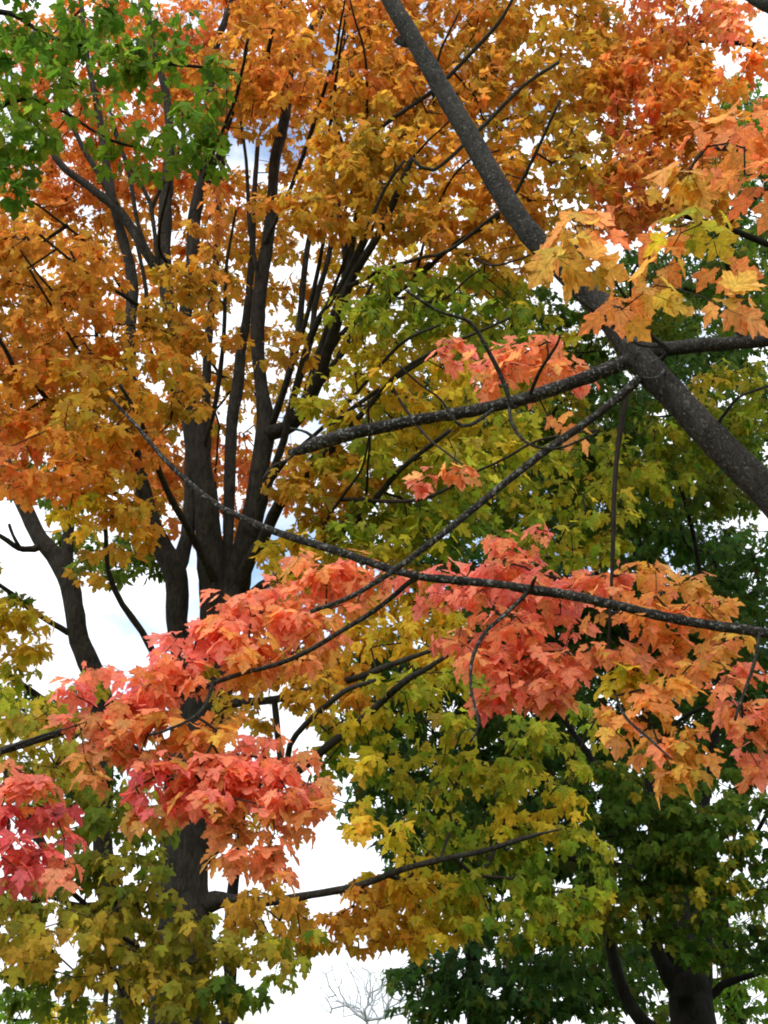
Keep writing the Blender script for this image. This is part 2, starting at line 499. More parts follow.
        for k, (pname, plabel, ls, kind, droop) in enumerate(self.fol):
            idx = [j for j in range(n) if self.att[j][1] == k]
            if not idx:
                continue
            B, T, Nn, S, Cc, PA, PB = [], [], [], [], [], [], []
            for j in idx:
                if leafless:
                    continue
                p, _, pal, cntl = self.att[j]
                pl = PAL[pal]
                q = p * 1.1
                t0 = 0.5 + 0.62 * noise.noise(Vector((q[0] + self.seed, q[1], q[2]))) + RNG.normal(0, 0.12)
                t1 = noise.noise(Vector((p[0] * 0.6, p[1] * 0.6 + 9 + self.seed, p[2] * 0.6)))
                a0 = RNG.uniform(0, 2 * math.pi)
                out = indir[j][:2]; out = out / (np.linalg.norm(out) + 1e-6)
                back = indir[j] / (np.linalg.norm(indir[j]) + 1e-6)
                for q_ in range(cntl):
                    a = a0 + q_ * 2 * math.pi / cntl + RNG.normal(0, 0.35)
                    u = np.array([math.cos(a) + 0.35 * out[0], math.sin(a) + 0.35 * out[1], 0.0]); u /= np.linalg.norm(u) + 1e-6
                    st = p - back * RNG.uniform(0, 0.55) * ls * 1.6 * (q_ % 2)
                    pet = ls * RNG.uniform(0.35, 0.95)
                    el = math.radians(RNG.uniform(-40, 25))
                    b = st + (u * math.cos(el) + np.array([0, 0, math.sin(el)])) * pet
                    dr = math.radians(RNG.uniform(*droop))
                    d = u * math.cos(dr) - np.array([0, 0, 1.0]) * math.sin(dr) + RNG.normal(0, 0.14, 3)
                    nv = u * math.sin(dr) + np.array([0, 0, 1.0]) * math.cos(dr) + RNG.normal(0, 0.2 if kind == 'fine' else 0.32, 3)
                    B.append(b); T.append(d); Nn.append(nv); S.append(ls * np.clip(RNG.normal(1.0, size_jit), 0.4, 1.4))
                    t = np.clip(t0 + RNG.normal(0, 0.17), 0, 0.999) * (len(pl) - 1)
                    i0 = int(t); c = pl[i0] * (1 - (t - i0)) + pl[i0 + 1] * (t - i0)
                    c = c * (1 + 0.25 * t1) * RNG.uniform(0.78, 1.16) * np.array([1 + RNG.normal(0, 0.05), 1 + RNG.normal(0, 0.06), 1 + RNG.normal(0, 0.1)])
                    if RNG.uniform() < 0.09:
                        c = c * 0.55 + np.array(ODD[int(RNG.integers(len(ODD)))]) * (0.45 if c[0] > 0.2 else 0.15)
                    Cc.append(c)
                    if self.petiole:
                        PA.append(st); PB.append(b)
            if not leafless:
                v, f, l, c, uvs = build_leaves(np.array(B), np.array(T), np.array(Nn), np.array(S), np.array(Cc), kind)
                o = link_mesh(pname, v, f, l, self.leaf_mat, self.root, self.base, c, plabel, uvs if kind == 'fine' else None)
                total += len(B)
            else:
                o = self.root
            pend.append((o, k, idx, PA, PB, 6 if kind == 'fine' else 4))
        # every twig that leaves a limb is a mesh of its own; the smallest ones past the largest 90 are one mass
        comp = np.zeros(cnt, int)
        for i in range(N0, cnt):
            comp[i] = i if par[i] < N0 else comp[par[i]]
        EC = comp[ids]
        pr = max(0.0009, self.tip_r * 0.6)
        groups = []
        for o, k, idx, PA, PB, sides in pend:
            em = EP == k
            PAk = np.array(PA).reshape(-1, 3); PBk = np.array(PB).reshape(-1, 3)
            pc = np.repeat([comp[tipnode[j]] for j in idx], [self.att[j][3] for j in idx]) if len(PAk) else np.zeros(0, int)
            for cid in np.unique(EC[em]):
                m_ = em & (EC == cid); q_ = pc == cid if len(PAk) else None
                ea, eb, r0, r1 = EA[m_], EB[m_], RA[m_], RB[m_]
                if len(PAk):
                    ea = np.vstack([ea, PAk[q_]]); eb = np.vstack([eb, PBk[q_]]); z = np.full(int(q_.sum()), pr)
                    r0 = np.concatenate([r0, z]); r1 = np.concatenate([r1, z])
                groups.append((np.linalg.norm(eb - ea, axis=1) @ (r0 + r1), o, sides, ea, eb, r0, r1))
        groups.sort(key=lambda g: -g[0])
        rest = {}
        for gi, (_, o, sides, ea, eb, r0, r1) in enumerate(groups):
            if gi < 90:
                v, f, l = edge_tubes(ea, eb, r0, r1, sides)
                link_mesh('twig', v, f, l, self.twig_bark, o, self.base)
            else:
                rest.setdefault(o.name, [o, sides, [], [], [], []])
                for lst, x in zip(rest[o.name][2:], (ea, eb, r0, r1)):
                    lst.append(x)
        for o, sides, ea, eb, r0, r1 in rest.values():
            v, f, l = edge_tubes(np.vstack(ea), np.vstack(eb), np.concatenate(r0), np.concatenate(r1), sides)
            g = link_mesh('fine_twigs', v, f, l, self.twig_bark, o, self.base); g['kind'] = 'stuff'
        print('TREE', self.root.name, 'clusters', n, 'leaves', total)
        return total


def ground_base(px, py, y):
    p = at(px, py, y); return (float(p[0]), float(y), 0.0)

TOTAL = 0
# ================================================================== 1. big orange maple, left of centre
YM = 10.0
b = ground_base(183, 900, YM)
M = Tree('maple_tree', 'large orange and gold maple with thick dark trunk dividing into many upright stems', b, BARK_MAIN, 0.094, kind='mid', tip_r=.0020)
p = at(183, 960, YM)
R0 = 27 * depth(p) / F
tp = [(183, 960, 56), (183, 900, 51), (184, 850, 50), (188, 800, 50), (196, 745, 54), (203, 700, 58), (208, 665, 60)]
P = np.array([at(a, b_, YM) for a, b_, w in tp]); R = np.array([w / 2 for *_, w in tp]) * depth(P) / F
P = np.vstack([[b[0], YM, -0.15], [b[0], YM, 0.25], [b[0], YM, 0.9], P]); R = np.concatenate([[R0 * 1.9, R0 * 1.35, R0 * 1.08], R])
M.world_path('trunk', P, R, 22, 0.1, rough=0.06)
S = 'stem'
M.slim = .87
M.path(S, [(196, 700, 36), (184, 655, 27), (177, 620, 25), (177, 583, 28), (171, 564, 28), (154, 529, 21), (144, 490, 17), (136, 458, 15), (131, 400, 14), (130, 332, 14), (132, 277, 13), (118, 222, 11), (109, 180, 10), (100, 120, 8), (88, 60, 6), (80, -10, 5)], 9.6)
M.path(S, [(177, 570, 20), (187, 537, 16), (190, 505, 15), (190, 460, 12), (186, 420, 11), (176, 380, 9)], 10.6)
M.path(S, [(205, 670, 44), (214, 620, 34), (212, 580, 33), (209, 545, 31), (206, 498, 27), (200, 459, 23), (195, 423, 19), (184, 379, 18), (176, 332, 17), (166, 289, 16), (164, 238, 16), (167, 183, 15), (170, 140, 12), (166, 95, 9), (152, 40, 7), (146, -20, 5)], 9.4)
M.path(S, [(184, 379, 16), (184, 332, 15), (190, 280, 14), (193, 250, 15), (194, 219, 15), (203, 180, 14), (208, 158, 12), (208, 110, 10), (216, 47, 9), (230, 8, 7), (238, -30, 5)], 9.2)
M.path('branch', [(205, 170, 9), (196, 166, 7), (188, 155, 5), (182, 130, 4)], 9.0, step=.06)
M.path('branch', [(204, 172, 10), (217, 160, 8), (222, 142, 6), (238, 95, 5), (246, 50, 5), (252, -5, 4)], 8.9)
M.path(S, [(222, 600, 14), (226, 560, 12), (228, 537, 12), (230, 478, 14), (232, 420, 14), (238, 385, 14), (241, 351, 12), (246, 320, 10), (252, 260, 8), (254, 200, 6), (258, 140, 5)], 10.6)
M.path(S, [(212, 600, 10), (207, 480, 10), (206, 400, 10), (207, 363, 11), (209, 332, 10), (216, 260, 8), (218, 211, 7), (222, 172, 6), (228, 110, 5)], 11.2)
M.path(S, [(212, 665, 46), (228, 612, 40), (236, 580, 33), (245, 548, 28), (255, 501, 24), (261, 459, 22), (266, 431, 24), (265, 408, 18), (261, 387, 15), (258, 350, 16), (258, 316, 17), (263, 270, 16), (268, 240, 14), (272, 200, 12), (275, 160, 13), (285, 117, 12), (291, 66, 10), (310, 31, 9), (332, -5, 7)], 9.4)
M.path(S, [(264, 435, 20), (280, 430, 17), (291, 425, 17), (302, 412, 16), (312, 395, 15), (326, 355, 14), (339, 316, 12), (351, 280, 10), (378, 235, 9), (400, 186, 8), (412, 158, 6)], 7.5)
M.path(S, [(341, 316, 9), (345, 280, 9), (345, 242, 8), (338, 200, 6), (345, 150, 4)], 9.2)
M.path(S, [(272, 425, 9), (285, 387, 8), (298, 332, 8), (306, 258, 7), (316, 200, 5), (322, 140, 4)], 9.6)
M.path(S, [(282, 432, 8), (293, 400, 7), (310, 344, 7), (316, 300, 7), (330, 250, 6), (334, 170, 4), (342, 60, 4), (346, 10, 3)], 9.2)
M.path(S, [(308, 400, 7), (330, 370, 8), (342, 352, 8), (355, 320, 6), (372, 285, 4)], 9.8)
# right-hand limbs
M.path('branch', [(236, 595, 20), (250, 560, 15), (263, 540, 14), (279, 505, 14), (302, 478, 12), (333, 447, 9), (365, 410, 7), (400, 372, 5), (436, 350, 4)], 7.4)
M.path('branch', [(250, 548, 12), (270, 480, 9), (284, 440, 9), (296, 385, 7), (312, 330, 6), (338, 290, 6), (360, 245, 5), (384, 190, 4), (405, 160, 3)], 7.4, y0=9.6)
M.path('branch', [(320, 375, 6), (341, 334, 6), (374, 305, 5), (412, 283, 5), (452, 246, 5), (500, 215, 5), (530, 165, 4), (560, 100, 3)], 7.0)
M.path('branch', [(351, 285, 6), (384, 270, 5), (420, 258, 4), (449, 250, 4), (499, 212, 4)], 6.9)
M.path('branch', [(345, 300, 7), (368, 150, 5), (384, 125, 5), (434, 90, 5), (479, 45, 5), (504, 15, 4), (520, -20, 3)], 7.0)
M.path('branch', [(434, 170, 4), (484, 125, 5), (524, 85, 4), (559, 62, 4)], 7.0, y0=7.6)
M.path('branch', [(228, 620, 14), (262, 586, 11), (299, 567, 10), (330, 540, 9), (365, 512, 8), (400, 470, 6), (450, 430, 5)], 7.6)
M.path('branch', [(330, 426, 5), (389, 383, 5), (450, 345, 4), (510, 318, 3)], 7.0)
M.path('branch', [(255, 505, 6), (285, 462, 5), (320, 430, 5), (352, 398, 4), (400, 345, 4), (440, 325, 3)], 7.2)
M.path('branch', [(215, 705, 14), (245, 702, 10), (274, 700, 9), (317, 688, 9), (356, 678, 8), (395, 663, 7), (419, 655, 5), (460, 640, 4)], 7.2)
M.path('branch', [(284, 778, 8), (290, 745, 7), (304, 726, 7), (321, 710, 7), (344, 692, 6), (375, 680, 4)], 7.4)
M.path('branch', [(204, 822, 14), (250, 800, 12), (301, 768, 11), (329, 745, 10), (360, 721, 9), (403, 682, 8), (423, 671, 6), (470, 640, 4)], 7.0)
M.path('branch', [(200, 906, 30), (216, 901, 22), (228, 900, 16), (260, 902, 12), (300, 897, 9), (360, 885, 8), (400, 870, 7), (440, 860, 7), (480, 852, 6), (520, 840, 6), (545, 833, 3), (562, 829, 1.5)], 7.9, sides=12, label='long low limb sweeping out from the trunk')
M.path('branch', [(203, 860, 16), (214, 850, 13), (224, 840, 11), (240, 815, 8), (262, 780, 6)], 9.6, step=.06)
# left-hand limbs
M.path('branch', [(160, 275, 12), (150, 258, 12), (119, 211, 11), (87, 185, 9), (60, 163, 8), (28, 110, 6), (5, 60, 4)], 9.2)
M.path('branch', [(119, 211, 9), (103, 180, 8), (83, 148, 6), (62, 100, 4)], 9.2)
M.path('branch', [(160, 285, 5), (156, 246, 5), (150, 203, 5), (138, 180, 4), (126, 160, 4), (110, 110, 3)], 9.0)
M.path('branch', [(152, 208, 5), (162, 185, 4), (175, 162, 4), (184, 130, 3)], 8.9)
M.path('branch', [(160, 330, 5), (144, 310, 5), (126, 297, 5), (99, 281, 4), (68, 258, 3), (40, 235, 3)], 7.3)
M.path('branch', [(140, 460, 6), (110, 400, 4), (91, 371, 4), (60, 320, 3), (30, 270, 3)], 7.2)
M.path('branch', [(136, 480, 7), (134, 505, 7), (103, 482, 6), (70, 440, 5), (40, 390, 6), (20, 377, 6), (3, 345, 5), (-30, 300, 4)], 7.0, label='crooked dark limb ending at the left edge')
M.path('branch', [(198, 725, 10), (168, 680, 8), (142, 632, 8), (122, 604, 7), (108, 570, 6), (105, 522, 5), (97, 480, 4), (84, 440, 3)], 8.0)
M.path('branch', [(218, 590, 11), (197, 545, 9), (173, 502, 8), (154, 459, 7), (140, 420, 5), (120, 385, 4)], 7.4)
M.path('branch', [(178, 790, 12), (140, 752, 8), (105, 738, 5), (80, 732, 3)], 8.4)
M.path('branch', [(178, 915, 12), (150, 895, 9), (120, 900, 7), (80, 905, 5), (30, 890, 4)], 8.4)

for q, tw in enumerate(([(270, 430, 7), (300, 340, 6), (318, 270, 5), (328, 200, 4), (334, 120, 3)], [(296, 420, 6), (330, 320, 6), (362, 250, 5), (392, 190, 4), (420, 130, 3)], [(262, 300, 6), (250, 230, 5), (246, 160, 4), (236, 90, 3)],
           [(262, 250, 6), (290, 190, 5), (312, 130, 5), (330, 70, 4)], [(312, 395, 5), (350, 345, 5), (392, 300, 4), (430, 262, 3)], [(166, 289, 6), (140, 230, 5), (128, 170, 5), (110, 120, 4)], [(140, 475, 6), (118, 420, 5), (100, 360, 5), (92, 300, 4), (70, 250, 3)],
           [(200, 459, 6), (216, 400, 6), (224, 330, 5), (226, 270, 4), (236, 210, 3)], [(195, 423, 6), (150, 350, 5), (146, 290, 5), (134, 230, 4)], [(284, 117, 6), (268, 60, 5), (280, 10, 4), (284, -20, 3)])):
    M.path('stem', tw, 8.0 + (q % 3) * .5, sides=7, wob=.004)
for tw in ([(345, 150, 4), (330, 100, 4), (338, 40, 3), (345, 0, 2)], [(316, 200, 4), (332, 110, 4), (340, 50, 3), (345, 20, 2)], [(330, 250, 4), (352, 190, 4), (366, 130, 3), (365, 60, 3), (350, 0, 2)],
           [(310, 344, 4), (350, 250, 4), (380, 190, 3), (420, 150, 3), (450, 120, 2)], [(203, 180, 4), (236, 94, 4), (248, 40, 3)], [(190, 280, 4), (158, 246, 4), (176, 160, 3), (196, 120, 2)],
           [(130, 300, 5), (95, 250, 4), (50, 215, 3), (10, 190, 2)], [(136, 440, 4), (100, 330, 4), (60, 300, 3), (20, 250, 2)], [(452, 246, 3), (490, 265, 3), (530, 255, 2)], [(341, 334, 4), (390, 300, 4), (440, 300, 3), (480, 270, 2)],
           [(434, 90, 4), (440, 50, 3), (460, 10, 2)], [(412, 283, 4), (440, 200, 3), (470, 160, 3), (500, 150, 2)], [(300, 567, 4), (340, 500, 4), (362, 470, 3), (372, 420, 2)], [(389, 383, 4), (420, 430, 3), (470, 470, 2)],
           [(350, 500, 5), (420, 500, 4), (480, 470, 3), (540, 440, 3), (600, 430, 2)], [(365, 512, 4), (368, 470, 3), (370, 440, 3), (368, 400, 2)]):
    M.path('branch', tw, 7.15, sides=6, mat=BARK_TWIG, wob=.02)
M.thin = .94
k = M.foliage('gold and orange crown over the dark stems')
bl = lambda *a, **kw: M.blob(k, *a, **kw)
# top
bl(330, 50, 120, 70, 8.6, .9, 'orange'); bl(440, 60, 95, 75, 8.4, .9, 'orange'); bl(540, 60, 85, 75, 8.4, .8, 'gold', 1.9)
bl(380, 140, 70, 60, 8.2, .8, 'gold', 2.4); bl(445, 180, 85, 60, 8.2, .8, 'gold', 2.2); bl(555, 165, 65, 60, 8.4, .8, 'gold', 2.0)
bl(225, 60, 85, 70, 10.4, .7, 'deep', 1.8); bl(235, 80, 60, 40, 8.8, .5, 'orange', .7); bl(105, 70, 110, 75, 10.4, .8, 'deep', 1.8); bl(300, 130, 42, 55, 10.4, .5, 'orange', 1.9); bl(268, 90, 24, 30, 8.6, .4, 'orange', 1.4)
bl(60, 180, 70, 40, 10.6, .7, 'deep', 1.2); bl(150, 160, 70, 40, 11, .5, 'deep', 1.0); bl(236, 120, 40, 26, 9, .5, 'orange', 1.5)
bl(345, 205, 55, 42, 8.2, .6, 'gold', 2.6); bl(300, 210, 22, 16, 8.2, .5, 'gold', 2.0); bl(268, 214, 30, 10, 8.3, .3, 'orange', 1.6)
bl(410, 235, 55, 18, 8.0, .5, 'orange', 1.6); bl(520, 245, 70, 40, 8.2, .6, 'gold', 1.6); bl(600, 60, 40, 60, 9, .5, 'orange', 1.6)
# left
bl(50, 275, 72, 36, 8.3, .7, 'orange', 2.2); bl(45, 340, 70, 48, 8.2, .7, 'orange', 2.3); bl(70, 410, 75, 45, 8.0, .7, 'gold', 2.4)
bl(45, 465, 62, 42, 7.9, .6, 'deep', 2.4); bl(150, 395, 52, 42, 8.2, .6, 'gold', 2.0); bl(165, 330, 55, 22, 8.2, .5, 'gold', 1.6)
bl(200, 285, 42, 22, 8.4, .4, 'gold', 2.0); bl(215, 225, 26, 40, 9.0, .4, 'deep', 1.2); bl(130, 445, 46, 28, 8.0, .5, 'orange', 2.0)
bl(115, 505, 42, 26, 8.0, .5, 'gold', 2.2); bl(135, 545, 24, 22, 8.2, .4, 'gold', 2.0); bl(75, 520, 22, 26, 8.0, .4, 'yellow', 1.7); bl(95, 570, 30, 18, 9.5, .4, 'gold', 1.1); bl(200, 370, 22, 34, 8.6, .3, 'gold', 1.3)
bl(20, 235, 36, 26, 8.8, .5, 'orange', 1.8); bl(110, 240, 40, 20, 11, .5, 'orange', .8); bl(235, 205, 30, 40, 10.5, .5, 'orange', .6)
bl(285, 355, 26, 22, 8.6, .3, 'gold', 1.3); bl(195, 345, 40, 16, 8.6, .3, 'gold', 1.2)
bl(300, 250, 60, 60, 10.6, .6, 'gold', .9); bl(230, 300, 60, 60, 10.9, .5, 'gold', .8); bl(370, 270, 50, 36, 10.2, .5, 'yellow', 1.3); bl(420, 270, 50, 24, 10, .4, 'gold', 1.0); bl(330, 330, 40, 40, 10.4, .5, 'yellow', .8); bl(240, 400, 70, 40, 11, .5, 'gold', .5)
bl(110, 190, 80, 40, 10.8, .5, 'orange', .9); bl(40, 220, 50, 40, 10.4, .5, 'orange', 1.0)
bl(440, 390, 80, 60, 9.6, .6, 'yellow', 1.0); bl(400, 470, 80, 60, 9.6, .6, 'ygreen', 1.2); bl(500, 480, 70, 50, 9.6, .6, 'ygreen', 1.1); bl(520, 350, 60, 40, 9.6, .6, 'ygreen', 1.1); bl(480, 275, 60, 26, 9.4, .5, 'gold', 1.2); bl(560, 540, 60, 30, 9.6, .5, 'ygreen', 1.0)
bl(600, 490, 70, 40, 9.8, .5, 'ygreen', .9); bl(330, 600, 60, 40, 9.6, .5, 'yellow', 1.4)
# behind the stems
bl(225, 500, 30, 80, 11.8, .6, 'deep', 1.27); bl(270, 480, 34, 40, 12, .6, 'deep', 1.02); bl(180, 440, 40, 60, 11.8, .6, 'orange', 1.36); bl(190, 230, 110, 60, 11.6, .6, 'orange', 1.02)
bl(270, 390, 90, 40, 11.8, .6, 'gold', 0.42); bl(160, 500, 25, 60, 11.6, .5, 'deep', 1.19)
# right middle
bl(400, 310, 65, 36, 8.0, .7, 'ygreen', 2.0); bl(470, 320, 65, 45, 8.2, .7, 'ygreen', 2.2); bl(365, 345, 30, 40, 8.4, .5, 'yellow', 1.5)
bl(345, 400, 45, 28, 8.4, .6, 'yellow', 1.7); bl(420, 375, 55, 35, 8.2, .7, 'yellow', 2); bl(390, 450, 80, 42, 8.6, .8, 'ygreen', 2.1); bl(475, 450, 60, 45, 8.4, .8, 'ygreen', 1.8)
bl(320, 490, 50, 40, 8.8, .7, 'gold', 2.1); bl(380, 525, 65, 36, 8.6, .7, 'ygreen', 2.0); bl(310, 560, 48, 30, 8.9, .6, 'yellow', 2.1); bl(380, 585, 55, 32, 8.8, .6, 'gold', 2.0); bl(470, 530, 60, 34, 8.6, .6, 'ygreen', 1.6)
bl(400, 640, 66, 36, 8.6, .6, 'yellow', 2.2); bl(340, 660, 30, 24, 8.6, .4, 'gold', 1.7)
bl(430, 705, 66, 36, 8.2, .6, 'ygreen', 1.7); bl(320, 700, 40, 30, 8.4, .4, 'gold', 1.6); bl(370, 745, 34, 34, 8.2, .4, 'yellow', 1.1); bl(300, 660, 50, 40, 9, .5, 'gold', 1.7)
bl(250, 690, 60, 40, 9.2, .4, 'gold', 1.2); bl(375, 830, 40, 30, 8.0, .4, 'yellow', .9)
bl(355, 775, 40, 60, 9.4, .5, 'ygreen', 1.4); bl(345, 710, 30, 40, 9.4, .4, 'yellow', 1.2)
# above and beyond the frame
bl(330, -70, 300, 55, 8.8, 1.2, 'orange', 1.2); bl(-70, 300, 70, 200, 8.6, 1.0, 'orange', 1.3); bl(560, -60, 120, 60, 8.2, 1, 'gold', 1.2)
M.thin = 1.0
k = M.foliage('yellow green lower foliage drooping around the trunk base', leaf=.085, droop=(40, 88))
bl(50, 745, 75, 34, 7.8, .6, 'olive', 2.0); bl(20, 715, 40, 22, 7.8, .5, 'ygreen', 1.5); bl(70, 690, 26, 18, 8, .3, 'olive', 1.2)
bl(100, 830, 60, 50, 8.0, .6, 'olive', 1.4); bl(125, 880, 40, 36, 8.0, .5, 'olive', 1.3); bl(60, 905, 75, 34, 7.8, .6, 'olive', 1.7); bl(230, 990, 40, 24, 8.0, .4, 'green', 1.0)
bl(50, 950, 75, 36, 7.8, .6, 'olive', 1.8); bl(140, 930, 55, 34, 8.0, .5, 'olive', 1.7); bl(190, 965, 52, 38, 8.0, .4, 'olive', 2.1); bl(130, 990, 60, 34, 8.0, .5, 'olive', 1.7)
bl(200, 1005, 45, 25, 8.0, .4, 'olive', 1.9); bl(250, 975, 28, 22, 8.0, .3, 'olive', 1.3); bl(40, 1000, 60, 24, 8.4, .4, 'green', 1.5); bl(225, 940, 24, 22, 8.1, .3, 'olive', 1.2)
bl(40, 790, 50, 30, 8.4, .5, 'olive', 1.4); bl(155, 850, 20, 40, 8.2, .3, 'olive', 1.0); bl(-60, 900, 60, 100, 8, .6, 'olive', 1.1)
M.thin = .78
k = M.foliage('golden curtain of foliage under the long low limb', leaf=.085, droop=(40, 88))
bl(265, 905, 40, 22, 8.6, .4, 'gold', 1.3); bl(270, 930, 44, 24, 9.70, .4, 'gold', 1.2); bl(318, 925, 44, 30, 9.50, .4, 'gold', 1.3); bl(290, 960, 34, 18, 9.50, .3, 'ygreen', .9); bl(300, 950, 30, 20, 8.4, .3, 'ygreen', 1.2); bl(285, 985, 16, 10, 9.50, .2, 'ygreen', 1.2)
bl(375, 915, 48, 36, 9.30, .4, 'gold', 2.2); bl(430, 910, 46, 42, 9.30, .4, 'yellow', 2.1); bl(490, 900, 56, 46, 9.20, .5, 'ygreen', 2.0); bl(560, 870, 50, 46, 9.20, .5, 'ygreen', 1.7)
bl(470, 835, 70, 30, 9.30, .5, 'ygreen', 1.5); bl(400, 875, 40, 20, 9.30, .3, 'yellow', 1.2); bl(540, 815, 50, 30, 9.10, .4, 'yellow', 1.3); bl(520, 770, 75, 32, 8.90, .5, 'ygreen', 1.4)
bl(440, 770, 50, 40, 9.10, .5, 'ygreen', 1.2); bl(560, 735, 60, 26, 8.9, .5, 'ygreen', 1.4); bl(345, 940, 40, 22, 9.30, .3, 'gold', 1.3); bl(590, 905, 30, 30, 9.30, .3, 'ygreen', 1.2)
TOTAL += M.finish()

# ================================================================== 2. leaning maple behind, at the left edge
YL = 12.0
b = ground_base(132, 985, YL)
T = Tree('maple_tree', 'leaning dark maple at the left edge, bare bent trunk against white sky', b, BARK_MAIN, 0.125, kind='far')
tp = [(130, 975, 24), (118, 936, 22), (107, 890, 21), (103, 850, 20), (103, 803, 19), (104, 760, 20), (101, 710, 21), (93, 672, 22), (79, 640, 20), (74, 605, 19), (66, 575, 20), (54, 555, 18), (40, 539, 16), (28, 514, 15), (12, 480, 12), (-5, 430, 10), (-20, 370, 8)]
P = np.array([at(a, b_, YL) for a, b_, w in tp]); R = np.array([w / 2 for *_, w in tp]) * depth(P) / F
P = np.vstack([[b[0] + .05, YL, -0.15], [b[0] + .03, YL, 0.5], P]); R = np.concatenate([[R[0] * 1.7, R[0] * 1.15], R])
T.world_path('trunk', P, R, 16, 0.12, rough=0.08)
T.path('stem', [(70, 585, 13), (67, 563, 12), (69, 522, 11), (72, 480, 8), (80, 420, 6), (90, 350, 4)], 11.6)
T.path('branch', [(42, 545, 8), (34, 549, 7), (19, 548, 6), (8, 541, 5), (-10, 530, 4)], 11.6, step=.06)
T.path('branch', [(20, 548, 4), (13, 535, 3), (9, 524, 3)], 11.6, step=.05)
T.path('branch', [(72, 634, 6), (60, 628, 6), (31, 610, 5), (12, 594, 5), (-8, 580, 4)], 11.4)
T.path('branch', [(100, 745, 10), (75, 722, 9), (45, 702, 8), (22, 685, 7), (-5, 665, 5)], 11.4)
T.path('branch', [(97, 872, 10), (74, 868, 8), (51, 856, 8), (30, 822, 9), (18, 800, 8), (5, 770, 6)], 11.2)
T.path('branch', [(80, 866, 5), (90, 835, 4), (93, 815, 3)], 11.2)
T.path('branch', [(117, 940, 12), (129, 985, 11), (94, 948, 10), (75, 915, 7), (60, 890, 5)], 11.4)
T.path('branch', [(97, 672, 8), (108, 692, 7), (118, 710, 6), (150, 690, 4)], 11.6)
k = T.foliage('green and gold crown, thin, at the left edge')
bl = lambda *a, **kw: T.blob(k, *a, **kw)
bl(125, 560, 48, 24, 11.2, .5, 'green', 1.7); bl(150, 545, 26, 26, 11.4, .3, 'green', 1.4); bl(60, 490, 50, 26, 12.6, .5, 'green', 1.6); bl(80, 545, 26, 26, 12.6, .4, 'green', 1.5)
bl(150, 480, 34, 20, 13.4, .4, 'deep', .8)
bl(14, 640, 32, 38, 11.2, .4, 'yellow', 2.4); bl(10, 680, 30, 16, 11.2, .3, 'ygreen', 1.8); bl(15, 595, 14, 14, 11.4, .3, 'green', 1.2); bl(20, 710, 26, 14, 11.4, .3, 'dark', 1.5)
bl(-50, 620, 50, 90, 11.2, .6, 'yellow', 1.1); bl(60, 420, 100, 60, 13, .6, 'orange', 1.5); bl(60, 300, 110, 70, 13, .6, 'orange', 1.5); bl(120, 480, 60, 40, 13.4, .5, 'gold', 1.2); bl(110, 720, 50, 30, 12.6, .4, 'gold', 1.4)
bl(50, 800, 60, 30, 12, .5, 'dark', 1.5); bl(90, 780, 40, 26, 12.2, .5, 'green', 1.0); bl(60, 840, 30, 16, 11.6, .3, 'gold', .8)
TOTAL += T.finish()

# ================================================================== 3. slim trunk behind the big trunk
YS = 15.0
b = ground_base(229, 990, YS)
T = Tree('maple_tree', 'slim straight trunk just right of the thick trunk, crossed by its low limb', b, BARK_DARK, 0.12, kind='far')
tp = [(229, 1000, 13), (229, 960, 13), (230, 925, 12), (232, 895, 12), (235, 872, 10), (240, 840, 8), (243, 800, 7), (246, 740, 6)]
P = np.array([at(a, b_, YS) for a, b_, w in tp]); R = np.array([w / 2 for *_, w in tp]) * depth(P) / F
P = np.vstack([[b[0], YS, -0.1], P]); R = np.concatenate([[R[0] * 1.5], R])
T.world_path('trunk', P, R, 12, 0.15, rough=0.1)
k = T.foliage('sparse orange brown crown')
T.blob(k, 270, 830, 34, 22, 15, .5, 'orange', 1.0); T.blob(k, 235, 800, 40, 30, 15, .5, 'gold', 1.2); T.blob(k, 225, 740, 40, 40, 15, .5, 'gold', .8)
TOTAL += T.finish()

# ================================================================== 4. near maple with coral sprays, trunk beyond the right edge
b = (2.45, 3.7, 0.0)
N = Tree('maple_tree', 'near maple limb with lichened grey bark and coral pink sprays, crossing in front', b, BARK_NEAR, 0.072, LEAF_NEAR, kind='fine', droop=(18, 72), tip_r=0.0013)
N.world_path('trunk', [(2.45, 3.7, -.15), (2.45, 3.7, .3), (2.42, 3.7, 1.2), (2.38, 3.72, 2.0), (2.40, 3.75, 3.0), (2.48, 3.8, 4.2), (2.55, 3.9, 5.6), (2.5, 4.1, 7.2), (2.6, 4.2, 9.0)], [.36, .25, .2, .19, .16, .13, .10, .07, .02], 22, 0.08, rough=.06)
LIMB = [(1060, 800, 42.5), (960, 690, 39.1), (870, 600, 36.7), (800, 532, 34.3), (768, 494, 33.5), (720, 445, 31.1), (680, 402, 28.6), (652, 373, 1.08*28.6), (632, 345, 1.15*27.8), (605, 310, 1.05*25.3), (580, 285, 24.5), (556, 262, 22.9), (528, 232, 22.1), (500, 190, 21.2), (470, 137, 20.4), (440, 85, 18.7), (414, 40, 18.0), (390, 0, 16.3), (372, -35, 14.7), (350, -90, 11.4)]
N.path('limb', LIMB, 4.6, y0=3.7, sides=22, step=.04, rough=.055, wob=.004, label='thick grey limb slanting from right edge to top')
N.path('branch', [(640, 358, 15), (615, 368, 15), (570, 384, 13), (520, 400, 13), (470, 411, 12), (420, 420, 12), (370, 430, 13), (335, 438, 14), (312, 445, 14), (298, 450, 10), (288, 453, 5)], 4.3, sides=14, step=.03, mat=BARK_LICHEN, rough=.13, label='lichen spotted side branch with broken end')
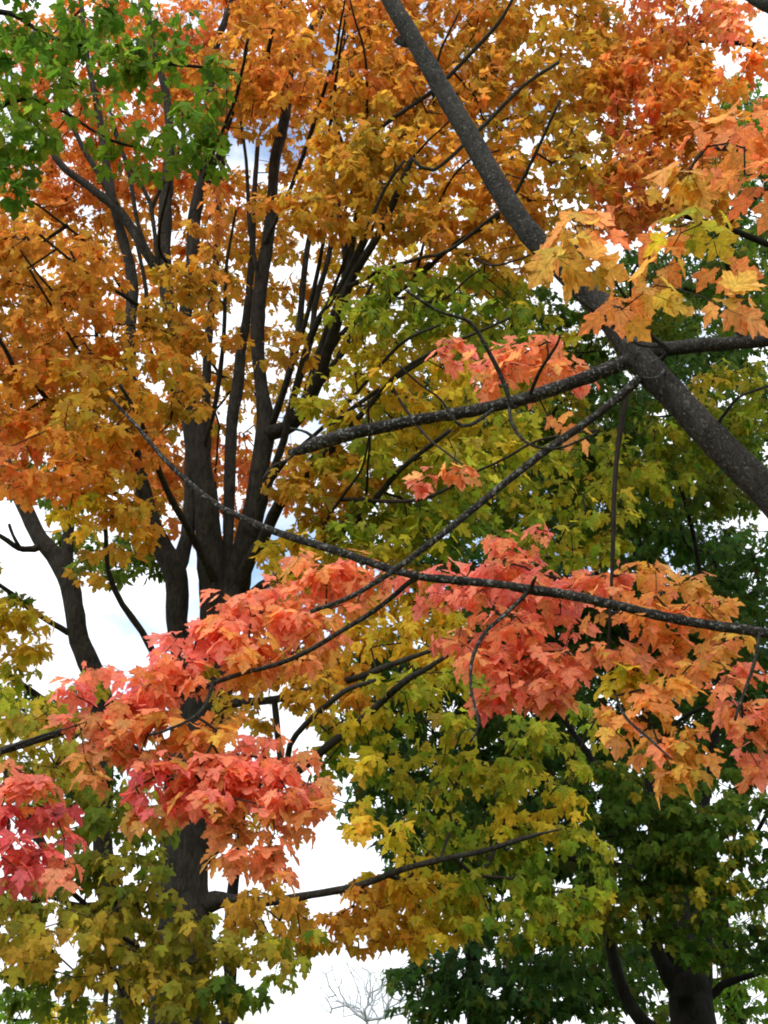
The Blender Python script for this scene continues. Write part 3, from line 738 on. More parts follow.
N.path('branch', [(640, 352, 17), (665, 350, 15), (700, 346, 14), (735, 343, 14), (775, 338, 13), (850, 320, 10), (930, 290, 7)], 3.3, sides=12, step=.04)
N.path('branch', [(648, 372, 10), (625, 393, 9), (590, 420, 8), (545, 452, 8), (490, 495, 7), (440, 536, 7), (395, 570, 6), (350, 597, 5), (310, 612, 4)], 4.3, sides=10, step=.04, mat=BARK_LICHEN)
N.path('branch', [(1010, 690, 16), (880, 662, 13), (768, 634, 11), (715, 626, 10), (665, 617, 10), (615, 605, 9), (565, 594, 10), (535, 590, 10), (500, 584, 8), (455, 580, 9), (420, 577, 8), (385, 568, 8), (340, 552, 8), (300, 540, 8), (263, 527, 7), (224, 509, 6), (197, 490, 6), (165, 459, 5), (138, 427, 4), (111, 398, 3)], 4.7, y0=3.7, sides=12, step=.03, mat=BARK_LICHEN, rough=.14, label='long thin lichened branch running across to the left')
N.path('branch', [(628, 388, 6), (622, 420, 6), (616, 460, 5), (613, 500, 5), (612, 545, 5), (611, 590, 3), (609, 650, 3), (607, 690, 2), (590, 730, 2)], 4.5, sides=8, step=.03, mat=BARK_TWIG, label='dark twig hanging straight down')
N.path('branch', [(424, 575, 6), (408, 583, 5), (373, 612, 5), (324, 641, 5), (275, 664, 5), (215, 682, 5), (175, 698, 4), (140, 708, 3)], 5.05, sides=8, step=.04, wob=.022)
N.path('branch', [(213, 683, 4), (203, 708, 4), (185, 722, 3), (150, 735, 3)], 4.5, sides=7, step=.03)
N.path('branch', [(530, 590, 5), (508, 612, 4), (485, 633, 4), (472, 660, 4), (471, 690, 3), (478, 725, 3), (470, 742, 2)], 4.0, sides=7, step=.03, mat=BARK_LICHEN, label='pale crooked dead twig')
N.path('branch', [(530, 592, 6), (533, 583, 4), (536, 577, 2)], 4.1, sides=7, step=.02)
N.path('branch', [(515, 402, 6), (512, 408, 5), (500, 375, 5), (485, 345, 4), (470, 322, 4), (440, 312, 3), (420, 300, 3), (405, 290, 2)], 3.9, sides=7, step=.03)
N.path('branch', [(528, 398, 4), (540, 370, 4), (556, 345, 3), (560, 335, 2)], 3.8, sides=6, step=.03)
N.path('branch', [(508, 402, 4), (512, 425, 4), (530, 445, 3), (560, 448, 3), (600, 432, 2)], 4.0, sides=6, step=.03)
N.path('branch', [(500, 404, 4), (470, 425, 4), (455, 422, 3), (440, 400, 2), (420, 385, 2), (398, 365, 2)], 4.1, sides=6, step=.03)
N.path('branch', [(655, 366, 7), (668, 350, 4), (640, 345, 3), (615, 328, 3), (585, 305, 3), (565, 290, 2)], 3.2, sides=7, step=.02)
N.path('branch', [(660, 368, 5), (664, 372, 4), (655, 378, 3), (640, 376, 2), (634, 362, 2), (640, 352, 2)], 3.4, sides=6, step=.02, mat=BARK_LICHEN)
N.path('branch', [(668, 350, 6), (650, 335, 4), (635, 318, 4), (630, 290, 3), (634, 270, 3), (648, 255, 2)], 3.05, sides=7, step=.02)
N.path('branch', [(634, 312, 4), (616, 285, 3), (600, 262, 2), (575, 245, 2)], 2.95, sides=6, step=.02)
N.path('branch', [(735, 343, 8), (744, 320, 6), (740, 300, 5), (724, 255, 5), (728, 225, 5), (745, 205, 5), (768, 190, 5), (800, 160, 4)], 2.95, sides=8, step=.03, mat=BARK_LICHEN, label='curved pale branch rising at the right edge')
N.path('branch', [(900, 170, 10), (820, 155, 9), (768, 149, 8), (735, 148, 7), (705, 152, 4), (690, 170, 3)], 2.95, y0=3.1, sides=8, step=.03, mat=BARK_TWIG)
N.path('branch', [(500, 90, 3), (840, -20, 15), (790, 10, 14), (768, 6, 13), (748, -6, 12), (720, -30, 9)][1:], 4.4, sides=9, step=.05)
N.path('branch', [(715, 426, 4), (735, 400, 3), (760, 390, 3), (790, 380, 2)], 3.4, sides=6, step=.04)
N.path('branch', [(760, 630, 4), (755, 660, 4), (745, 690, 3), (735, 720, 3)], 3.9, sides=6, step=.04)
N.path('branch', [(611, 680, 3), (625, 715, 3), (650, 740, 3), (672, 760, 2)], 3.9, sides=6, step=.03)
N.path('branch', [(-160, 800, 8), (-60, 770, 5), (0, 751, 3.5), (35, 738, 2.5), (66, 729, 1.5)], 4.8, y0=4.9, sides=7, step=.04)


N.path('branch', [(412, 42, 12), (404, 41, 11), (398, 41, 7)], 4.6, sides=9, step=.02, rough=.2, label='short knobby stub on the thick limb')
N.path('branch', [(606, 322, 9), (598, 326, 8), (592, 330, 4)], 4.1, sides=9, step=.02, rough=.2)


N.path('branch', [(296, 450, 4), (288, 459, 3), (272, 466, 2), (262, 480, 1.5)], 4.25, sides=6, step=.02)
N.path('branch', [(318, 443, 4), (306, 432, 3), (290, 428, 2)], 4.25, sides=6, step=.02)


def spray(label, blobs, leaf=None, droop=None, back=0.38):
    kk = N.foliage(label, name='foliage', leaf=leaf, droop=droop)
    for bb in blobs:
        bb = list(bb); bb[4] += 0 if leaf else back
        N.blob(kk, *bb[:7], cover=(bb[7] if len(bb) > 7 else 1.9) * .9, leaves=(4, 7))


spray('large yellow and peach leaves over the limb joint', [(560, 258, 52, 20, 2.95, .22, 'peach', 1.5), (625, 245, 46, 20, 2.95, .22, 'flame', 1.4), (575, 285, 40, 16, 2.9, .15, 'apricot', 1.5), (690, 288, 46, 13, 2.85, .18, 'flame', 1.2), (640, 300, 30, 14, 2.9, .12, 'peach', 1.2), (732, 325, 14, 10, 2.75, .05, 'apricot', 1.3), (700, 255, 26, 20, 2.9, .1, 'yellow', .9), (632, 325, 30, 10, 3.0, .1, 'flame', 1.0)], 0.086, (8, 70))
spray('bright orange leaves at the upper right edge', [(715, 145, 46, 18, 2.95, .18, 'flame', 1.5), (725, 178, 46, 18, 2.95, .2, 'flame', 1.5), (760, 160, 26, 22, 2.9, .15, 'flame', 1.2), (695, 196, 26, 10, 3.0, .1, 'apricot', 1.0), (765, 200, 18, 24, 2.9, .1, 'flame', 1.3), (840, 200, 60, 60, 3.0, .3, 'apricot', 1.0)], 0.086, (8, 66))
spray('coral leaves behind the broken side branch', [(480, 362, 44, 18, 4.3, .15, 'pink', 1.8), (535, 372, 40, 20, 4.2, .15, 'coral', 1.8), (575, 378, 30, 14, 4.1, .12, 'coral', 1.4), (500, 395, 36, 10, 4.2, .1, 'coral', 1.3), (545, 345, 12, 8, 4.1, .05, 'coral', 1.2)])
spray('small coral leaves beside the thin twig', [(448, 478, 30, 9, 4.5, .08, 'apricot', 1.0), (560, 440, 22, 10, 4.2, .08, 'apricot', .9), (430, 492, 10, 8, 4.5, .05, 'coral', 1)])
spray('coral pink spray below the middle of the long branch', [(520, 555, 40, 20, 4.4, .18, 'coral'), (480, 590, 52, 26, 4.4, .2, 'pink', 2.1), (545, 610, 52, 34, 4.3, .2, 'pink', 2.1), (500, 650, 62, 32, 4.3, .2, 'pink', 2.1), (525, 695, 52, 24, 4.25, .16, 'pink', 2.1), (560, 660, 36, 34, 4.25, .16, 'coral', 2.0), (430, 595, 34, 18, 4.5, .12, 'pink', 1.6), (500, 710, 26, 10, 4.25, .08, 'red', 1.4)])
spray('coral orange spray around the hanging twig', [(612, 580, 34, 18, 4.1, .14, 'coral', 1.8), (665, 588, 36, 20, 4.1, .15, 'apricot', 1.9), (690, 615, 38, 20, 4.1, .15, 'apricot', 1.8), (640, 625, 46, 26, 4.0, .15, 'apricot', 2.0), (700, 655, 45, 24, 4.0, .15, 'apricot', 1.7), (630, 660, 34, 20, 4.0, .12, 'peach', 1.5), (610, 690, 44, 16, 4.0, .12, 'yellow', 1.4)])
spray('orange spray hanging lowest at the right', [(660, 715, 40, 22, 3.95, .12, 'apricot', 1.7), (655, 745, 40, 18, 3.95, .12, 'apricot', 1.8), (682, 772, 36, 20, 3.9, .12, 'apricot', 2.0), (685, 790, 22, 12, 3.9, .08, 'apricot', 1.6), (620, 715, 30, 16, 3.95, .1, 'apricot', 1.3)])
spray('pink red spray at the lower right edge', [(740, 695, 32, 20, 3.85, .12, 'pink', 2.0), (750, 730, 28, 24, 3.85, .12, 'pink', 1.9), (755, 765, 20, 22, 3.8, .1, 'pink', 1.6), (720, 670, 26, 12, 3.9, .1, 'apricot', 1.4), (820, 720, 50, 50, 3.8, .2, 'coral', 1.0)])
spray('coral spray under the left half of the long branch', [(340, 575, 55, 20, 4.7, .15, 'coral', 1.8), (300, 600, 50, 24, 4.65, .15, 'coral', 2.0), (250, 630, 60, 30, 4.6, .2, 'coral', 2.1), (315, 640, 34, 24, 4.6, .15, 'apricot', 1.7), (205, 655, 46, 26, 4.6, .18, 'pink', 2.1), (260, 670, 52, 24, 4.55, .16, 'apricot', 1.8), (370, 600, 28, 14, 4.65, .1, 'apricot', 1.4)])
spray('pinkish brown spray left of the thick trunk', [(110, 700, 46, 22, 4.6, .15, 'pink', 2.0), (160, 700, 50, 28, 4.55, .18, 'coral', 2.1), (105, 745, 46, 28, 4.55, .15, 'brown', 2.1), (160, 750, 52, 26, 4.5, .15, 'brown', 2.0), (210, 735, 40, 22, 4.5, .14, 'apricot', 1.5), (95, 775, 30, 16, 4.5, .1, 'brown', 1.6), (85, 680, 26, 10, 4.6, .08, 'coral', 1.2)])
spray('pink red spray in front of the thick trunk', [(195, 780, 60, 26, 4.5, .16, 'pink', 2.2), (245, 770, 52, 24, 4.5, .15, 'pink', 2.1), (280, 780, 40, 32, 4.5, .15, 'pink', 2.0), (170, 805, 42, 20, 4.5, .14, 'red', 2.0), (240, 805, 72, 26, 4.45, .16, 'pink', 2.1), (195, 830, 62, 16, 4.45, .12, 'brown', 2.0), (285, 825, 38, 24, 4.45, .12, 'brown', 1.8), (255, 858, 30, 26, 4.4, .1, 'brown', 1.8), (275, 885, 12, 12, 4.4, .05, 'brown', 1.4), (310, 800, 20, 22, 4.5, .1, 'brown', 1.4)])
spray('red spray at the lower left edge', [(12, 800, 32, 24, 4.3, .15, 'pink', 2.1), (28, 835, 44, 28, 4.3, .16, 'red', 2.1), (15, 870, 36, 26, 4.25, .14, 'red', 2.1), (60, 888, 26, 10, 4.25, .1, 'pink', 1.6), (40, 812, 34, 12, 4.3, .1, 'coral', 1.3), (-50, 840, 50, 60, 4.3, .2, 'red', 1.1)])
spray('green and gold foliage beyond the right edge', [(880, 330, 90, 60, 3.4, .5, 'apricot', .8), (900, 560, 90, 80, 3.7, .5, 'apricot', .7), (960, 60, 110, 110, 3.8, .6, 'apricot', .7), (900, -150, 130, 110, 4.0, .7, 'apricot', .6)])
TOTAL += N.finish(bf=.2, step=.06, twig_cap=.006)

# ================================================================== 5. green maple overhanging the top left corner
b = (-5.2, 6.6, 0.0)
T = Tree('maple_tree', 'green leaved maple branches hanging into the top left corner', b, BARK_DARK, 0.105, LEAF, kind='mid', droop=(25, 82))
T.world_path('trunk', [(-5.2, 6.6, -.15), (-5.2, 6.6, .4), (-5.15, 6.6, 2.5), (-5.05, 6.6, 5), (-4.9, 6.6, 7.5), (-4.7, 6.5, 9.5)], [.4, .28, .23, .19, .14, .08], 18, .15)
T.path('branch', [(-170, 120, 14), (-60, 40, 8), (0, 12, 6), (50, 37, 4), (90, 47, 4), (135, 60, 4), (200, 67, 3), (235, 70, 2)], 6.4, y0=6.6)
T.path('branch', [(-140, 200, 10), (-40, 130, 6), (20, 100, 4), (60, 110, 3), (110, 140, 3), (150, 150, 2)], 6.3, y0=6.6)
T.path('branch', [(-100, 0, 9), (0, -25, 6), (80, -20, 5), (160, -5, 4)], 6.2, y0=6.5)
T.thin = .6
k = T.foliage('fresh green crown', name='crown')
bl = lambda *a, **kw: T.blob(k, *a, **kw)
bl(45, 25, 75, 40, 6.5, .6, 'vivid', 2.3); bl(130, 30, 55, 36, 6.4, .5, 'vivid', 1.6); bl(30, 85, 55, 40, 6.4, .5, 'vivid', 2.0); bl(100, 85, 55, 34, 6.3, .5, 'vivid', 1.9)
bl(165, 75, 42, 26, 6.3, .4, 'vivid', 1.3); bl(70, 130, 42, 26, 6.3, .4, 'vivid', 1.5); bl(170, 125, 44, 28, 6.3, .4, 'vivid', 1.7); bl(180, 150, 26, 14, 6.3, .2, 'vivid', 1.5); bl(120, 165, 40, 24, 6.3, .3, 'vivid', 1.2); bl(225, 130, 20, 22, 6.3, .2, 'vivid', 1.2); bl(215, 82, 20, 16, 6.3, .2, 'vivid', 1.3)
bl(12, 165, 22, 42, 6.3, .3, 'vivid', 1.9); bl(195, 30, 24, 18, 6.3, .2, 'vivid', 1.0); bl(185, 155, 34, 26, 6.3, .2, 'vivid', 1.7); bl(222, 88, 22, 20, 6.3, .2, 'vivid', 1.7); bl(30, 140, 40, 34, 6.3, .3, 'vivid', 1.5); bl(8, 200, 10, 14, 6.3, .1, 'vivid', 1.2); bl(130, 110, 20, 30, 6.3, .3, 'vivid', 1.3)
bl(-90, 60, 90, 110, 6.5, .8, 'vivid', 1.0); bl(60, -60, 120, 40, 6.5, .8, 'vivid', 1.1)
TOTAL += T.finish()

# ================================================================== 6. red orange maple at the upper right
b = (6.3, 9.4, 0.0)
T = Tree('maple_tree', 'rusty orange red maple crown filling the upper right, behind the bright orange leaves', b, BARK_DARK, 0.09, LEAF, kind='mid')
T.world_path('trunk', [(6.3, 9.4, -.15), (6.3, 9.4, .4), (6.2, 9.4, 3), (6.0, 9.3, 6), (5.6, 9.2, 9), (5.0, 9.0, 12), (4.4, 8.8, 15)], [.42, .3, .25, .2, .16, .11, .05], 18, .18)
T.path('branch', [(930, 250, 16), (800, 160, 12), (700, 132, 9), (660, 128, 7), (620, 150, 4)], 8.2, y0=9.3)
T.path('branch', [(900, 100, 12), (800, 60, 8), (720, 40, 6), (660, 50, 4)], 8.3, y0=9.2)
T.path('branch', [(900, 330, 12), (800, 260, 7), (700, 220, 5), (640, 215, 4)], 8.6, y0=9.3)
k = T.foliage('rust red and orange crown', name='crown')
bl = lambda *a, **kw: T.blob(k, *a, **kw)
bl(680, 25, 60, 36, 8.3, .6, 'rust', 2.2); bl(660, 80, 60, 40, 8.2, .6, 'rust', 2.4); bl(695, 100, 45, 40, 8.0, .5, 'orange', 2.4); bl(630, 75, 34, 22, 8.2, .3, 'rust', 2.0)
bl(650, 150, 52, 34, 8.2, .5, 'rust', 2.2); bl(640, 195, 48, 34, 8.4, .5, 'rust', 2.2); bl(700, 165, 40, 40, 8.3, .5, 'orange', 2.0); bl(625, 225, 46, 16, 8.4, .3, 'rust', 1.6)
bl(735, 25, 26, 20, 7.8, .2, 'pink', 1.6); bl(755, 60, 20, 26, 7.8, .2, 'deep', 1.6); bl(690, 215, 50, 22, 8.6, .3, 'gold', 1.5); bl(610, 110, 30, 30, 8.5, .3, 'orange', 1.5)
bl(680, -50, 110, 50, 8.4, .8, 'rust', 1.1); bl(850, 100, 90, 120, 8.6, .8, 'rust', .9)
TOTAL += T.finish()

# ================================================================== 7. green maple at the lower right
YG = 14.0
b = ground_base(692, 1005, YG)
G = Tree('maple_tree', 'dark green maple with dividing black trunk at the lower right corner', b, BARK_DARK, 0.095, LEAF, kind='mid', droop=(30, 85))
G.slim = .8
tp = [(693, 1020, 45), (692, 1000, 44), (688, 985, 43), (683, 972, 38)]
P = np.array([at(a, b_, YG) for a, b_, w in tp]); R = np.array([w / 2 for *_, w in tp]) * depth(P) / F
P = np.vstack([[b[0], YG, -0.15], [b[0], YG, 0.4], P]); R = np.concatenate([[R[0] * 1.6, R[0] * 1.1], R])
G.world_path('trunk', P, R, 18, .12, rough=.07)
G.path('stem', [(680, 990, 28), (668, 972, 24), (659, 955, 18), (651, 932, 15), (642, 905, 14), (630, 860, 13), (614, 800, 11), (596, 766, 9), (565, 720, 7), (530, 660, 5)], 13.0)
G.path('stem', [(684, 985, 34), (676, 955, 24), (671, 926, 20), (664, 900, 16), (657, 860, 14), (650, 800, 12), (648, 740, 9), (640, 650, 7), (625, 560, 5)], 13.4)
G.path('stem', [(700, 990, 30), (704, 960, 22), (705, 900, 18), (700, 830, 15), (712, 760, 12), (722, 660, 9), (715, 560, 6)], 14.2)
G.path('stem', [(700, 1060, 26), (668, 1040, 20), (641, 1020, 18), (626, 997, 17), (617, 974, 16), (610, 944, 14), (602, 910, 12), (588, 860, 10), (560, 800, 7), (520, 760, 5)], 13.0, y0=14)
G.path('branch', [(712, 995, 12), (722, 985, 10), (745, 977, 8), (768, 969, 7), (810, 950, 5)], 13.4)
G.path('branch', [(655, 860, 8), (610, 870, 6), (580, 862, 5), (540, 850, 4)], 12.2)
G.path('branch', [(612, 800, 7), (575, 790, 6), (540, 772, 5), (500, 740, 4)], 12)
G.path('branch', [(648, 760, 6), (680, 720, 5), (720, 700, 4)], 12.4)
G.path('branch', [(640, 660, 6), (590, 560, 5), (560, 480, 4), (550, 420, 3)], 11.6)
G.path('branch', [(720, 700, 7), (690, 520, 5), (660, 440, 4)], 11.8)
G.path('branch', [(705, 900, 8), (740, 860, 6), (775, 800, 5)], 13)
k = G.foliage('green crown with scattered yellow leaves', name='crown')
bl = lambda *a, **kw: G.blob(k, *a, **kw)
bl(640, 840, 70, 36, 11.8, .7, 'green', 2.0); bl(700, 830, 60, 40, 11.8, .7, 'greengold', 1.9); bl(590, 800, 50, 34, 11.8, .6, 'greengold', 1.8); bl(745, 870, 40, 44, 11.8, .6, 'greengold', 1.8)
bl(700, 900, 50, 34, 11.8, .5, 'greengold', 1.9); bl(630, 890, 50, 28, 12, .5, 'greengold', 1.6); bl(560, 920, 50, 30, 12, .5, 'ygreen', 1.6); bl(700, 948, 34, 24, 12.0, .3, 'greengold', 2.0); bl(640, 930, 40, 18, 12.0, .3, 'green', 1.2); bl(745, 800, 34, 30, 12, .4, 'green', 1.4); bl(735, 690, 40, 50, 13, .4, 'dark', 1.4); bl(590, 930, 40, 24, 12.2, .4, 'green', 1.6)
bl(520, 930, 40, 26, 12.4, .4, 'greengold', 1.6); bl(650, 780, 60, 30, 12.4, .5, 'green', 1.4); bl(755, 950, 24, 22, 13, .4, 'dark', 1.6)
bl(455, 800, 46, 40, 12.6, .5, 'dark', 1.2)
# upper part, seen between the limbs of the near tree
bl(540, 420, 60, 40, 11.6, .6, 'ygreen', 1.7); bl(600, 450, 60, 44, 11.4, .6, 'greengold', 1.8); bl(690, 430, 55, 38, 10.4, .5, 'ygreen', 1.9); bl(735, 410, 45, 46, 10.4, .5, 'ygreen', 1.9); bl(640, 480, 50, 24, 10.4, .4, 'ygreen', 1.2); bl(590, 460, 40, 24, 10.4, .4, 'yellow', 1.0)
bl(600, 330, 60, 40, 11.4, .6, 'greengold', 1.8); bl(660, 310, 50, 40, 11.4, .6, 'green', 1.6); bl(740, 280, 40, 60, 11.2, .6, 'green', 1.7); bl(520, 320, 46, 34, 11.4, .5, 'greengold', 1.6)
bl(500, 500, 60, 40, 11.8, .6, 'green', 1.6); bl(590, 520, 60, 36, 11.8, .6, 'green', 1.6); bl(660, 500, 60, 40, 11.8, .6, 'green', 1.5); bl(740, 480, 36, 40, 12, .6, 'green', 1.4); bl(590, 550, 40, 20, 11.2, .4, 'yellow', 1.3)
bl(740, 140, 34, 60, 12.4, .6, 'vivid', 1.6); bl(740, 610, 34, 60, 12.4, .6, 'dark', 1.5); bl(430, 440, 70, 50, 12, .6, 'green', 1.3)
bl(860, 500, 90, 200, 12, 1, 'green', .7); bl(850, 870, 80, 110, 12.4, 1, 'green', .8)
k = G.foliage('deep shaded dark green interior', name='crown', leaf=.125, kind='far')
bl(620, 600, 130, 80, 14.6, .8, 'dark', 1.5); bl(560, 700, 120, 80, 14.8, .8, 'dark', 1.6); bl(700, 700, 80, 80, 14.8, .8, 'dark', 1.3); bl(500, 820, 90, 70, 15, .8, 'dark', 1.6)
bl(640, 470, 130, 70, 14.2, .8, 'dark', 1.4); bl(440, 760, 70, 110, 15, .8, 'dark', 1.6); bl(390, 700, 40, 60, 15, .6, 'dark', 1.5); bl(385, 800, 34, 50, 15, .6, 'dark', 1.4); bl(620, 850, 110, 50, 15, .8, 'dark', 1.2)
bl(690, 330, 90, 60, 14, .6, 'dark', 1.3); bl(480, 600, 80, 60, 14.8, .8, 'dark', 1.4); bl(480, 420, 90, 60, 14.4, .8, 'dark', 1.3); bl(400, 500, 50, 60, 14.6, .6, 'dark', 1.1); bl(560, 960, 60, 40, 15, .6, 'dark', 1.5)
TOTAL += G.finish(bf=.2)

# ================================================================== 8. background trees
def bg_tree(name, label, px, py, y, h, r, bark, leaf, kind, crowns, pals, cover, wood=None, crown_label=None, cat='tree', lm=None, droop=(20, 80), tip=.004, group=None):
    bb = ground_base(px, py, y)
    t = Tree(name, label, bb, bark, leaf, lm or LEAF, kind=kind, petiole=False, droop=droop, tip_r=tip, twig_bark=bark, group=group, cat=cat)
    x, yy, _ = bb
    t.world_path('trunk', [(x, yy, -.2), (x, yy, .5), (x + .1, yy, h * .35), (x + .05, yy, h * .7), (x, yy, h)], [r * 1.6, r * 1.1, r * .85, r * .5, r * .12], 12, .4)
    kk = t.foliage(crown_label, name='crown')
    for c, pl in zip(crowns, pals):
        t.blob(kk, *c, pl, cover)
    return t


t = bg_tree('broadleaf_tree', 'dark green leafy tree standing far behind at bottom centre', 470, 1010, 22, 7, .22, BARK_DARK, .16, 'far',
            [(470, 965, 70, 32, 21.5, 1.5), (420, 985, 44, 14, 21, 1), (520, 990, 80, 30, 21.5, 1.5), (560, 1010, 60, 20, 21, 1), (420, 1015, 26, 12, 21, 1), (600, 970, 60, 50, 22, 1.5), (480, 1012, 70, 16, 20.5, .6)], ['bluegreen', 'dark', 'bluegreen', 'dark', 'dark', 'dark', 'dark'], 2.4)
TOTAL += t.finish(step=.6)
t = bg_tree('broadleaf_tree', 'sunlit green tree far behind between the black trunks at lower right', 730, 1010, 26, 9, .25, BARK_DARK, .16, 'far',
            [(650, 1000, 60, 40, 25, 1.5), (745, 1000, 40, 34, 25, 1.5), (640, 930, 80, 40, 26, 1.5), (745, 930, 40, 50, 26, 1.5)], ['green', 'vivid', 'green', 'green'], 1.5)
TOTAL += t.finish(step=.6)
t = bg_tree('broadleaf_tree', 'tall dark tree behind the lower right maple, seen through its gaps', 690, 1000, 21, 15, .3, BARK_DARK, .18, 'far',
            [(560, 560, 160, 110, 20.5, 1.5), (640, 700, 150, 110, 20.5, 1.5), (480, 720, 100, 130, 20.5, 1.5), (660, 420, 120, 80, 20.5, 1.5), (440, 880, 70, 60, 20.5, 1.5), (540, 860, 110, 60, 20.5, 1.5), (700, 300, 90, 70, 20.5, 1.5), (745, 180, 40, 80, 20.5, 1.5), (735, 600, 60, 90, 20.5, 1.5), (730, 740, 60, 60, 20.5, 1.5), (378, 740, 46, 100, 20.5, 1), (520, 420, 130, 80, 20.5, 1.5)], ['dark'] * 12, 1.7)
TOTAL += t.finish(step=.6)
t = bg_tree('leafy_shrub', 'bright yellow green shrub in the bottom left corner', 10, 1060, 18, 2.6, .06, BARK_DARK, .10, 'far', [(15, 1010, 40, 16, 18, .8), (70, 1016, 40, 10, 18.5, .8)], ['vivid', 'yellow'], 2.0, cat='shrub')
TOTAL += t.finish(step=.4)
t = bg_tree('conifer_tree', 'blue green conifer far behind the drooping leaves at bottom left', 95, 1080, 30, 5.2, .14, BARK_DARK, .42, 'needle',
            [(95, 985, 22, 22, 30, .8), (90, 1012, 46, 18, 30, 1.2), (130, 1010, 30, 18, 30, 1)], ['bluegreen'] * 3, 3.0, lm=NEEDLE, droop=(-30, 40))
TOTAL += t.finish(step=.4)
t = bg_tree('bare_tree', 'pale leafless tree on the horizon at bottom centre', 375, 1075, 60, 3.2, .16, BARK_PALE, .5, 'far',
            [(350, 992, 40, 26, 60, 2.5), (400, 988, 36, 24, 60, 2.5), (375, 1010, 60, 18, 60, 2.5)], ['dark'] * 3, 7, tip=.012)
t.finish(bf=.45, step=.9, leafless=True, twig_cap=.07)

# ================================================================== ground
def ground():
    n = 96; rings = [0, 2, 5, 10, 20, 40, 80, 160, 400, 1200]
    V = [(0, 12, 0)]; Fa, Le = [], []
    for ri, r in enumerate(rings[1:]):
        for k_ in range(n):
            a = 2 * math.pi * k_ / n
            x, y = r * math.cos(a), 12 + r * math.sin(a)
            V.append((x, y, 0.06 * noise.noise(Vector((x * .15, y * .15, 0))) if 3 < r < 200 else 0))
    for k_ in range(n):
        Fa += [0, 1 + k_, 1 + (k_ + 1) % n]; Le.append(3)
    for ri in range(len(rings) - 2):
        o = 1 + ri * n
        for k_ in range(n):
            Fa += [o + k_, o + n + k_, o + n + (k_ + 1) % n, o + (k_ + 1) % n]; Le.append(4)
    m, nt = new_mat('grass_with_fallen_leaves')
    Nn, L = nt.nodes, nt.links
    out = Nn.new('ShaderNodeOutputMaterial'); pb = Nn.new('ShaderNodeBsdfPrincipled'); pb.inputs['Roughness'].default_value = 1
    pb.inputs['Specular IOR Level'].default_value = .05
    tc = Nn.new('ShaderNodeTexCoord')
    n1 = Nn.new('ShaderNodeTexNoise'); n1.inputs['Scale'].default_value = 1.5; n1.inputs['Detail'].default_value = 10
    n2 = Nn.new('ShaderNodeTexVoronoi'); n2.inputs['Scale'].default_value = 9
    L.new(tc.outputs['Object'], n1.inputs[0]); L.new(tc.outputs['Object'], n2.inputs[0])
    cr = Nn.new('ShaderNodeValToRGB'); cr.color_ramp.elements[0].color = (.03, .06, .012, 1); cr.color_ramp.elements[1].color = (.09, .13, .03, 1)
    L.new(n1.outputs['Fac'], cr.inputs[0])
    mr = Nn.new('ShaderNodeMapRange'); mr.inputs['From Min'].default_value = .28; mr.inputs['From Max'].default_value = .22
    L.new(n2.outputs['Distance'], mr.inputs['Value'])
    mx = Nn.new('ShaderNodeMix'); mx.data_type = 'RGBA'; mx.inputs[7].default_value = (.35, .16, .03, 1)
    L.new(mr.outputs[0], mx.inputs[0]); L.new(cr.outputs[0], mx.inputs[6])
    L.new(mx.outputs[2], pb.inputs['Base Color']); L.new(pb.outputs[0], out.inputs[0])
    o = link_mesh('ground', V, Fa, Le, m)
    o['kind'] = 'structure'; o['label'] = 'grass ground under the trees'


ground()
print('LEAVES', TOTAL)

# ================================================================== light
SUN_EL, SUN_AZ = math.radians(52), math.radians(200)     # azimuth from +Y, clockwise
w = bpy.data.worlds.new('World'); scene.world = w; w.use_nodes = True
nt = w.node_tree; N_, L_ = nt.nodes, nt.links
for n_ in list(N_):
    N_.remove(n_)
out = N_.new('ShaderNodeOutputWorld'); bg = N_.new('ShaderNodeBackground'); bg.inputs['Strength'].default_value = 0.12
sky = N_.new('ShaderNodeTexSky'); sky.sky_type = 'NISHITA'; sky.sun_disc = False
sky.sun_elevation = SUN_EL; sky.sun_rotation = SUN_AZ; sky.air_density = 1.2; sky.dust_density = 2.5
tc = N_.new('ShaderNodeTexCoord')
mp = N_.new('ShaderNodeMapping'); mp.inputs['Scale'].default_value = (1, 1, 2.0); mp.inputs['Location'].default_value = (.3, .2, .1)
L_.new(tc.outputs['Generated'], mp.inputs[0])
nz = N_.new('ShaderNodeTexNoise'); nz.inputs['Scale'].default_value = 3.2; nz.inputs['Detail'].default_value = 7; nz.inputs['Roughness'].default_value = .55
L_.new(mp.outputs[0], nz.inputs['Vector'])
cr = N_.new('ShaderNodeMapRange'); cr.inputs['From Min'].default_value = .34; cr.inputs['From Max'].default_value = .50; cr.interpolation_type = 'SMOOTHSTEP'
L_.new(nz.outputs['Fac'], cr.inputs['Value'])
mx = N_.new('ShaderNodeMix'); mx.data_type = 'RGBA'
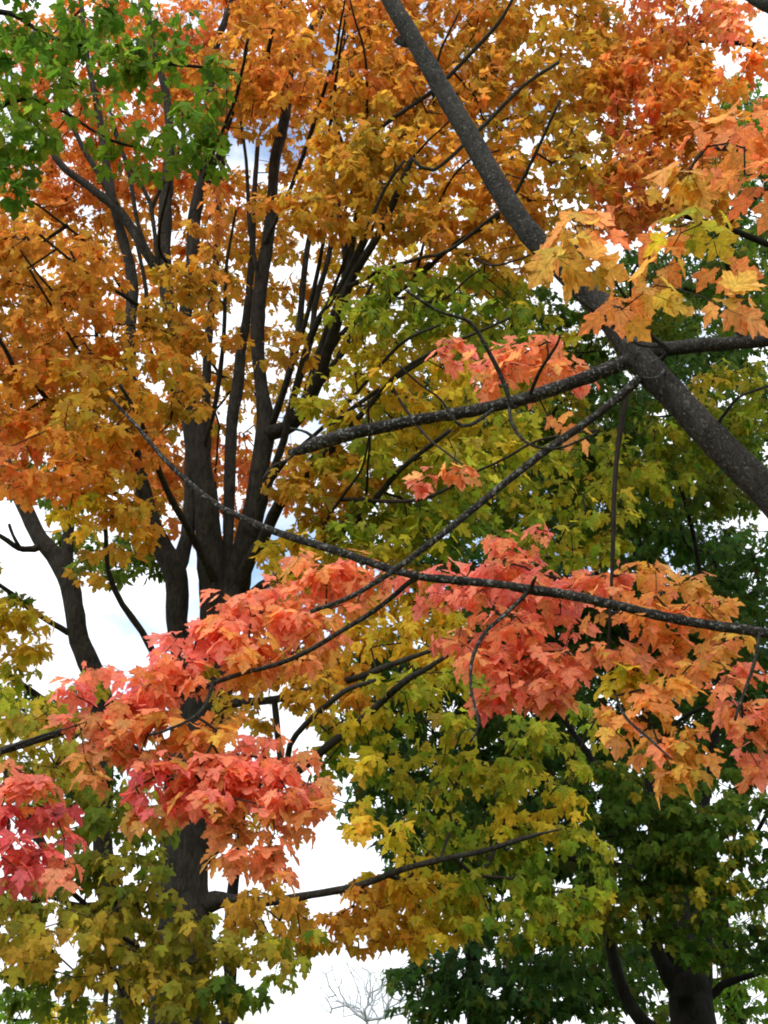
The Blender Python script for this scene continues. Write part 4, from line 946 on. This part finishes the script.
# the cloud sheet is brightest around the sun, behind the camera
dt = N_.new('ShaderNodeVectorMath'); dt.operation = 'DOT_PRODUCT'
dt.inputs[1].default_value = (math.sin(SUN_AZ) * math.cos(SUN_EL), math.cos(SUN_AZ) * math.cos(SUN_EL), math.sin(SUN_EL))
L_.new(tc.outputs['Generated'], dt.inputs[0])
gl = N_.new('ShaderNodeMapRange'); gl.inputs['From Min'].default_value = .2; gl.inputs['From Max'].default_value = .95
gl.inputs['To Min'].default_value = 12.0; gl.inputs['To Max'].default_value = 21
L_.new(dt.outputs['Value'], gl.inputs['Value'])
nz2 = N_.new('ShaderNodeTexNoise'); nz2.inputs['Scale'].default_value = 5; nz2.inputs['Detail'].default_value = 5
L_.new(mp.outputs[0], nz2.inputs['Vector'])
sh = N_.new('ShaderNodeMapRange'); sh.inputs['From Min'].default_value = .3; sh.inputs['From Max'].default_value = .7; sh.inputs['To Min'].default_value = .88; sh.inputs['To Max'].default_value = 1.12
L_.new(nz2.outputs['Fac'], sh.inputs['Value'])
gm = N_.new('ShaderNodeMath'); gm.operation = 'MULTIPLY'; L_.new(gl.outputs[0], gm.inputs[0]); L_.new(sh.outputs[0], gm.inputs[1])
cc = N_.new('ShaderNodeVectorMath'); cc.operation = 'SCALE'; cc.inputs[0].default_value = (.97, 1.0, 1.03); L_.new(gm.outputs[0], cc.inputs['Scale'])
L_.new(cc.outputs['Vector'], mx.inputs[7])
sc2 = N_.new('ShaderNodeVectorMath'); sc2.operation = 'SCALE'; sc2.inputs['Scale'].default_value = 2.6
L_.new(sky.outputs[0], sc2.inputs[0])
L_.new(cr.outputs[0], mx.inputs[0]); L_.new(sc2.outputs[0], mx.inputs[6])
L_.new(mx.outputs[2], bg.inputs['Color']); L_.new(bg.outputs[0], out.inputs[0])

sd = bpy.data.lights.new('sun', 'SUN'); sd.energy = 1.5; sd.angle = math.radians(20); sd.color = (1.0, .95, .88)
so = bpy.data.objects.new('sun', sd); C.objects.link(so)
# direction the light comes from
src = Vector((math.sin(SUN_AZ) * math.cos(SUN_EL), math.cos(SUN_AZ) * math.cos(SUN_EL), math.sin(SUN_EL)))
so.rotation_euler = src.to_track_quat('Z', 'Y').to_euler()
so.location = (0, -5, 20)

scene.view_settings.view_transform = 'Standard'
scene.view_settings.look = 'None'
scene.view_settings.exposure = 0
scene.cycles.use_denoising = True
scene.cycles.filter_width = 1.9
scene.cycles.max_bounces = 12
scene.cycles.diffuse_bounces = 6
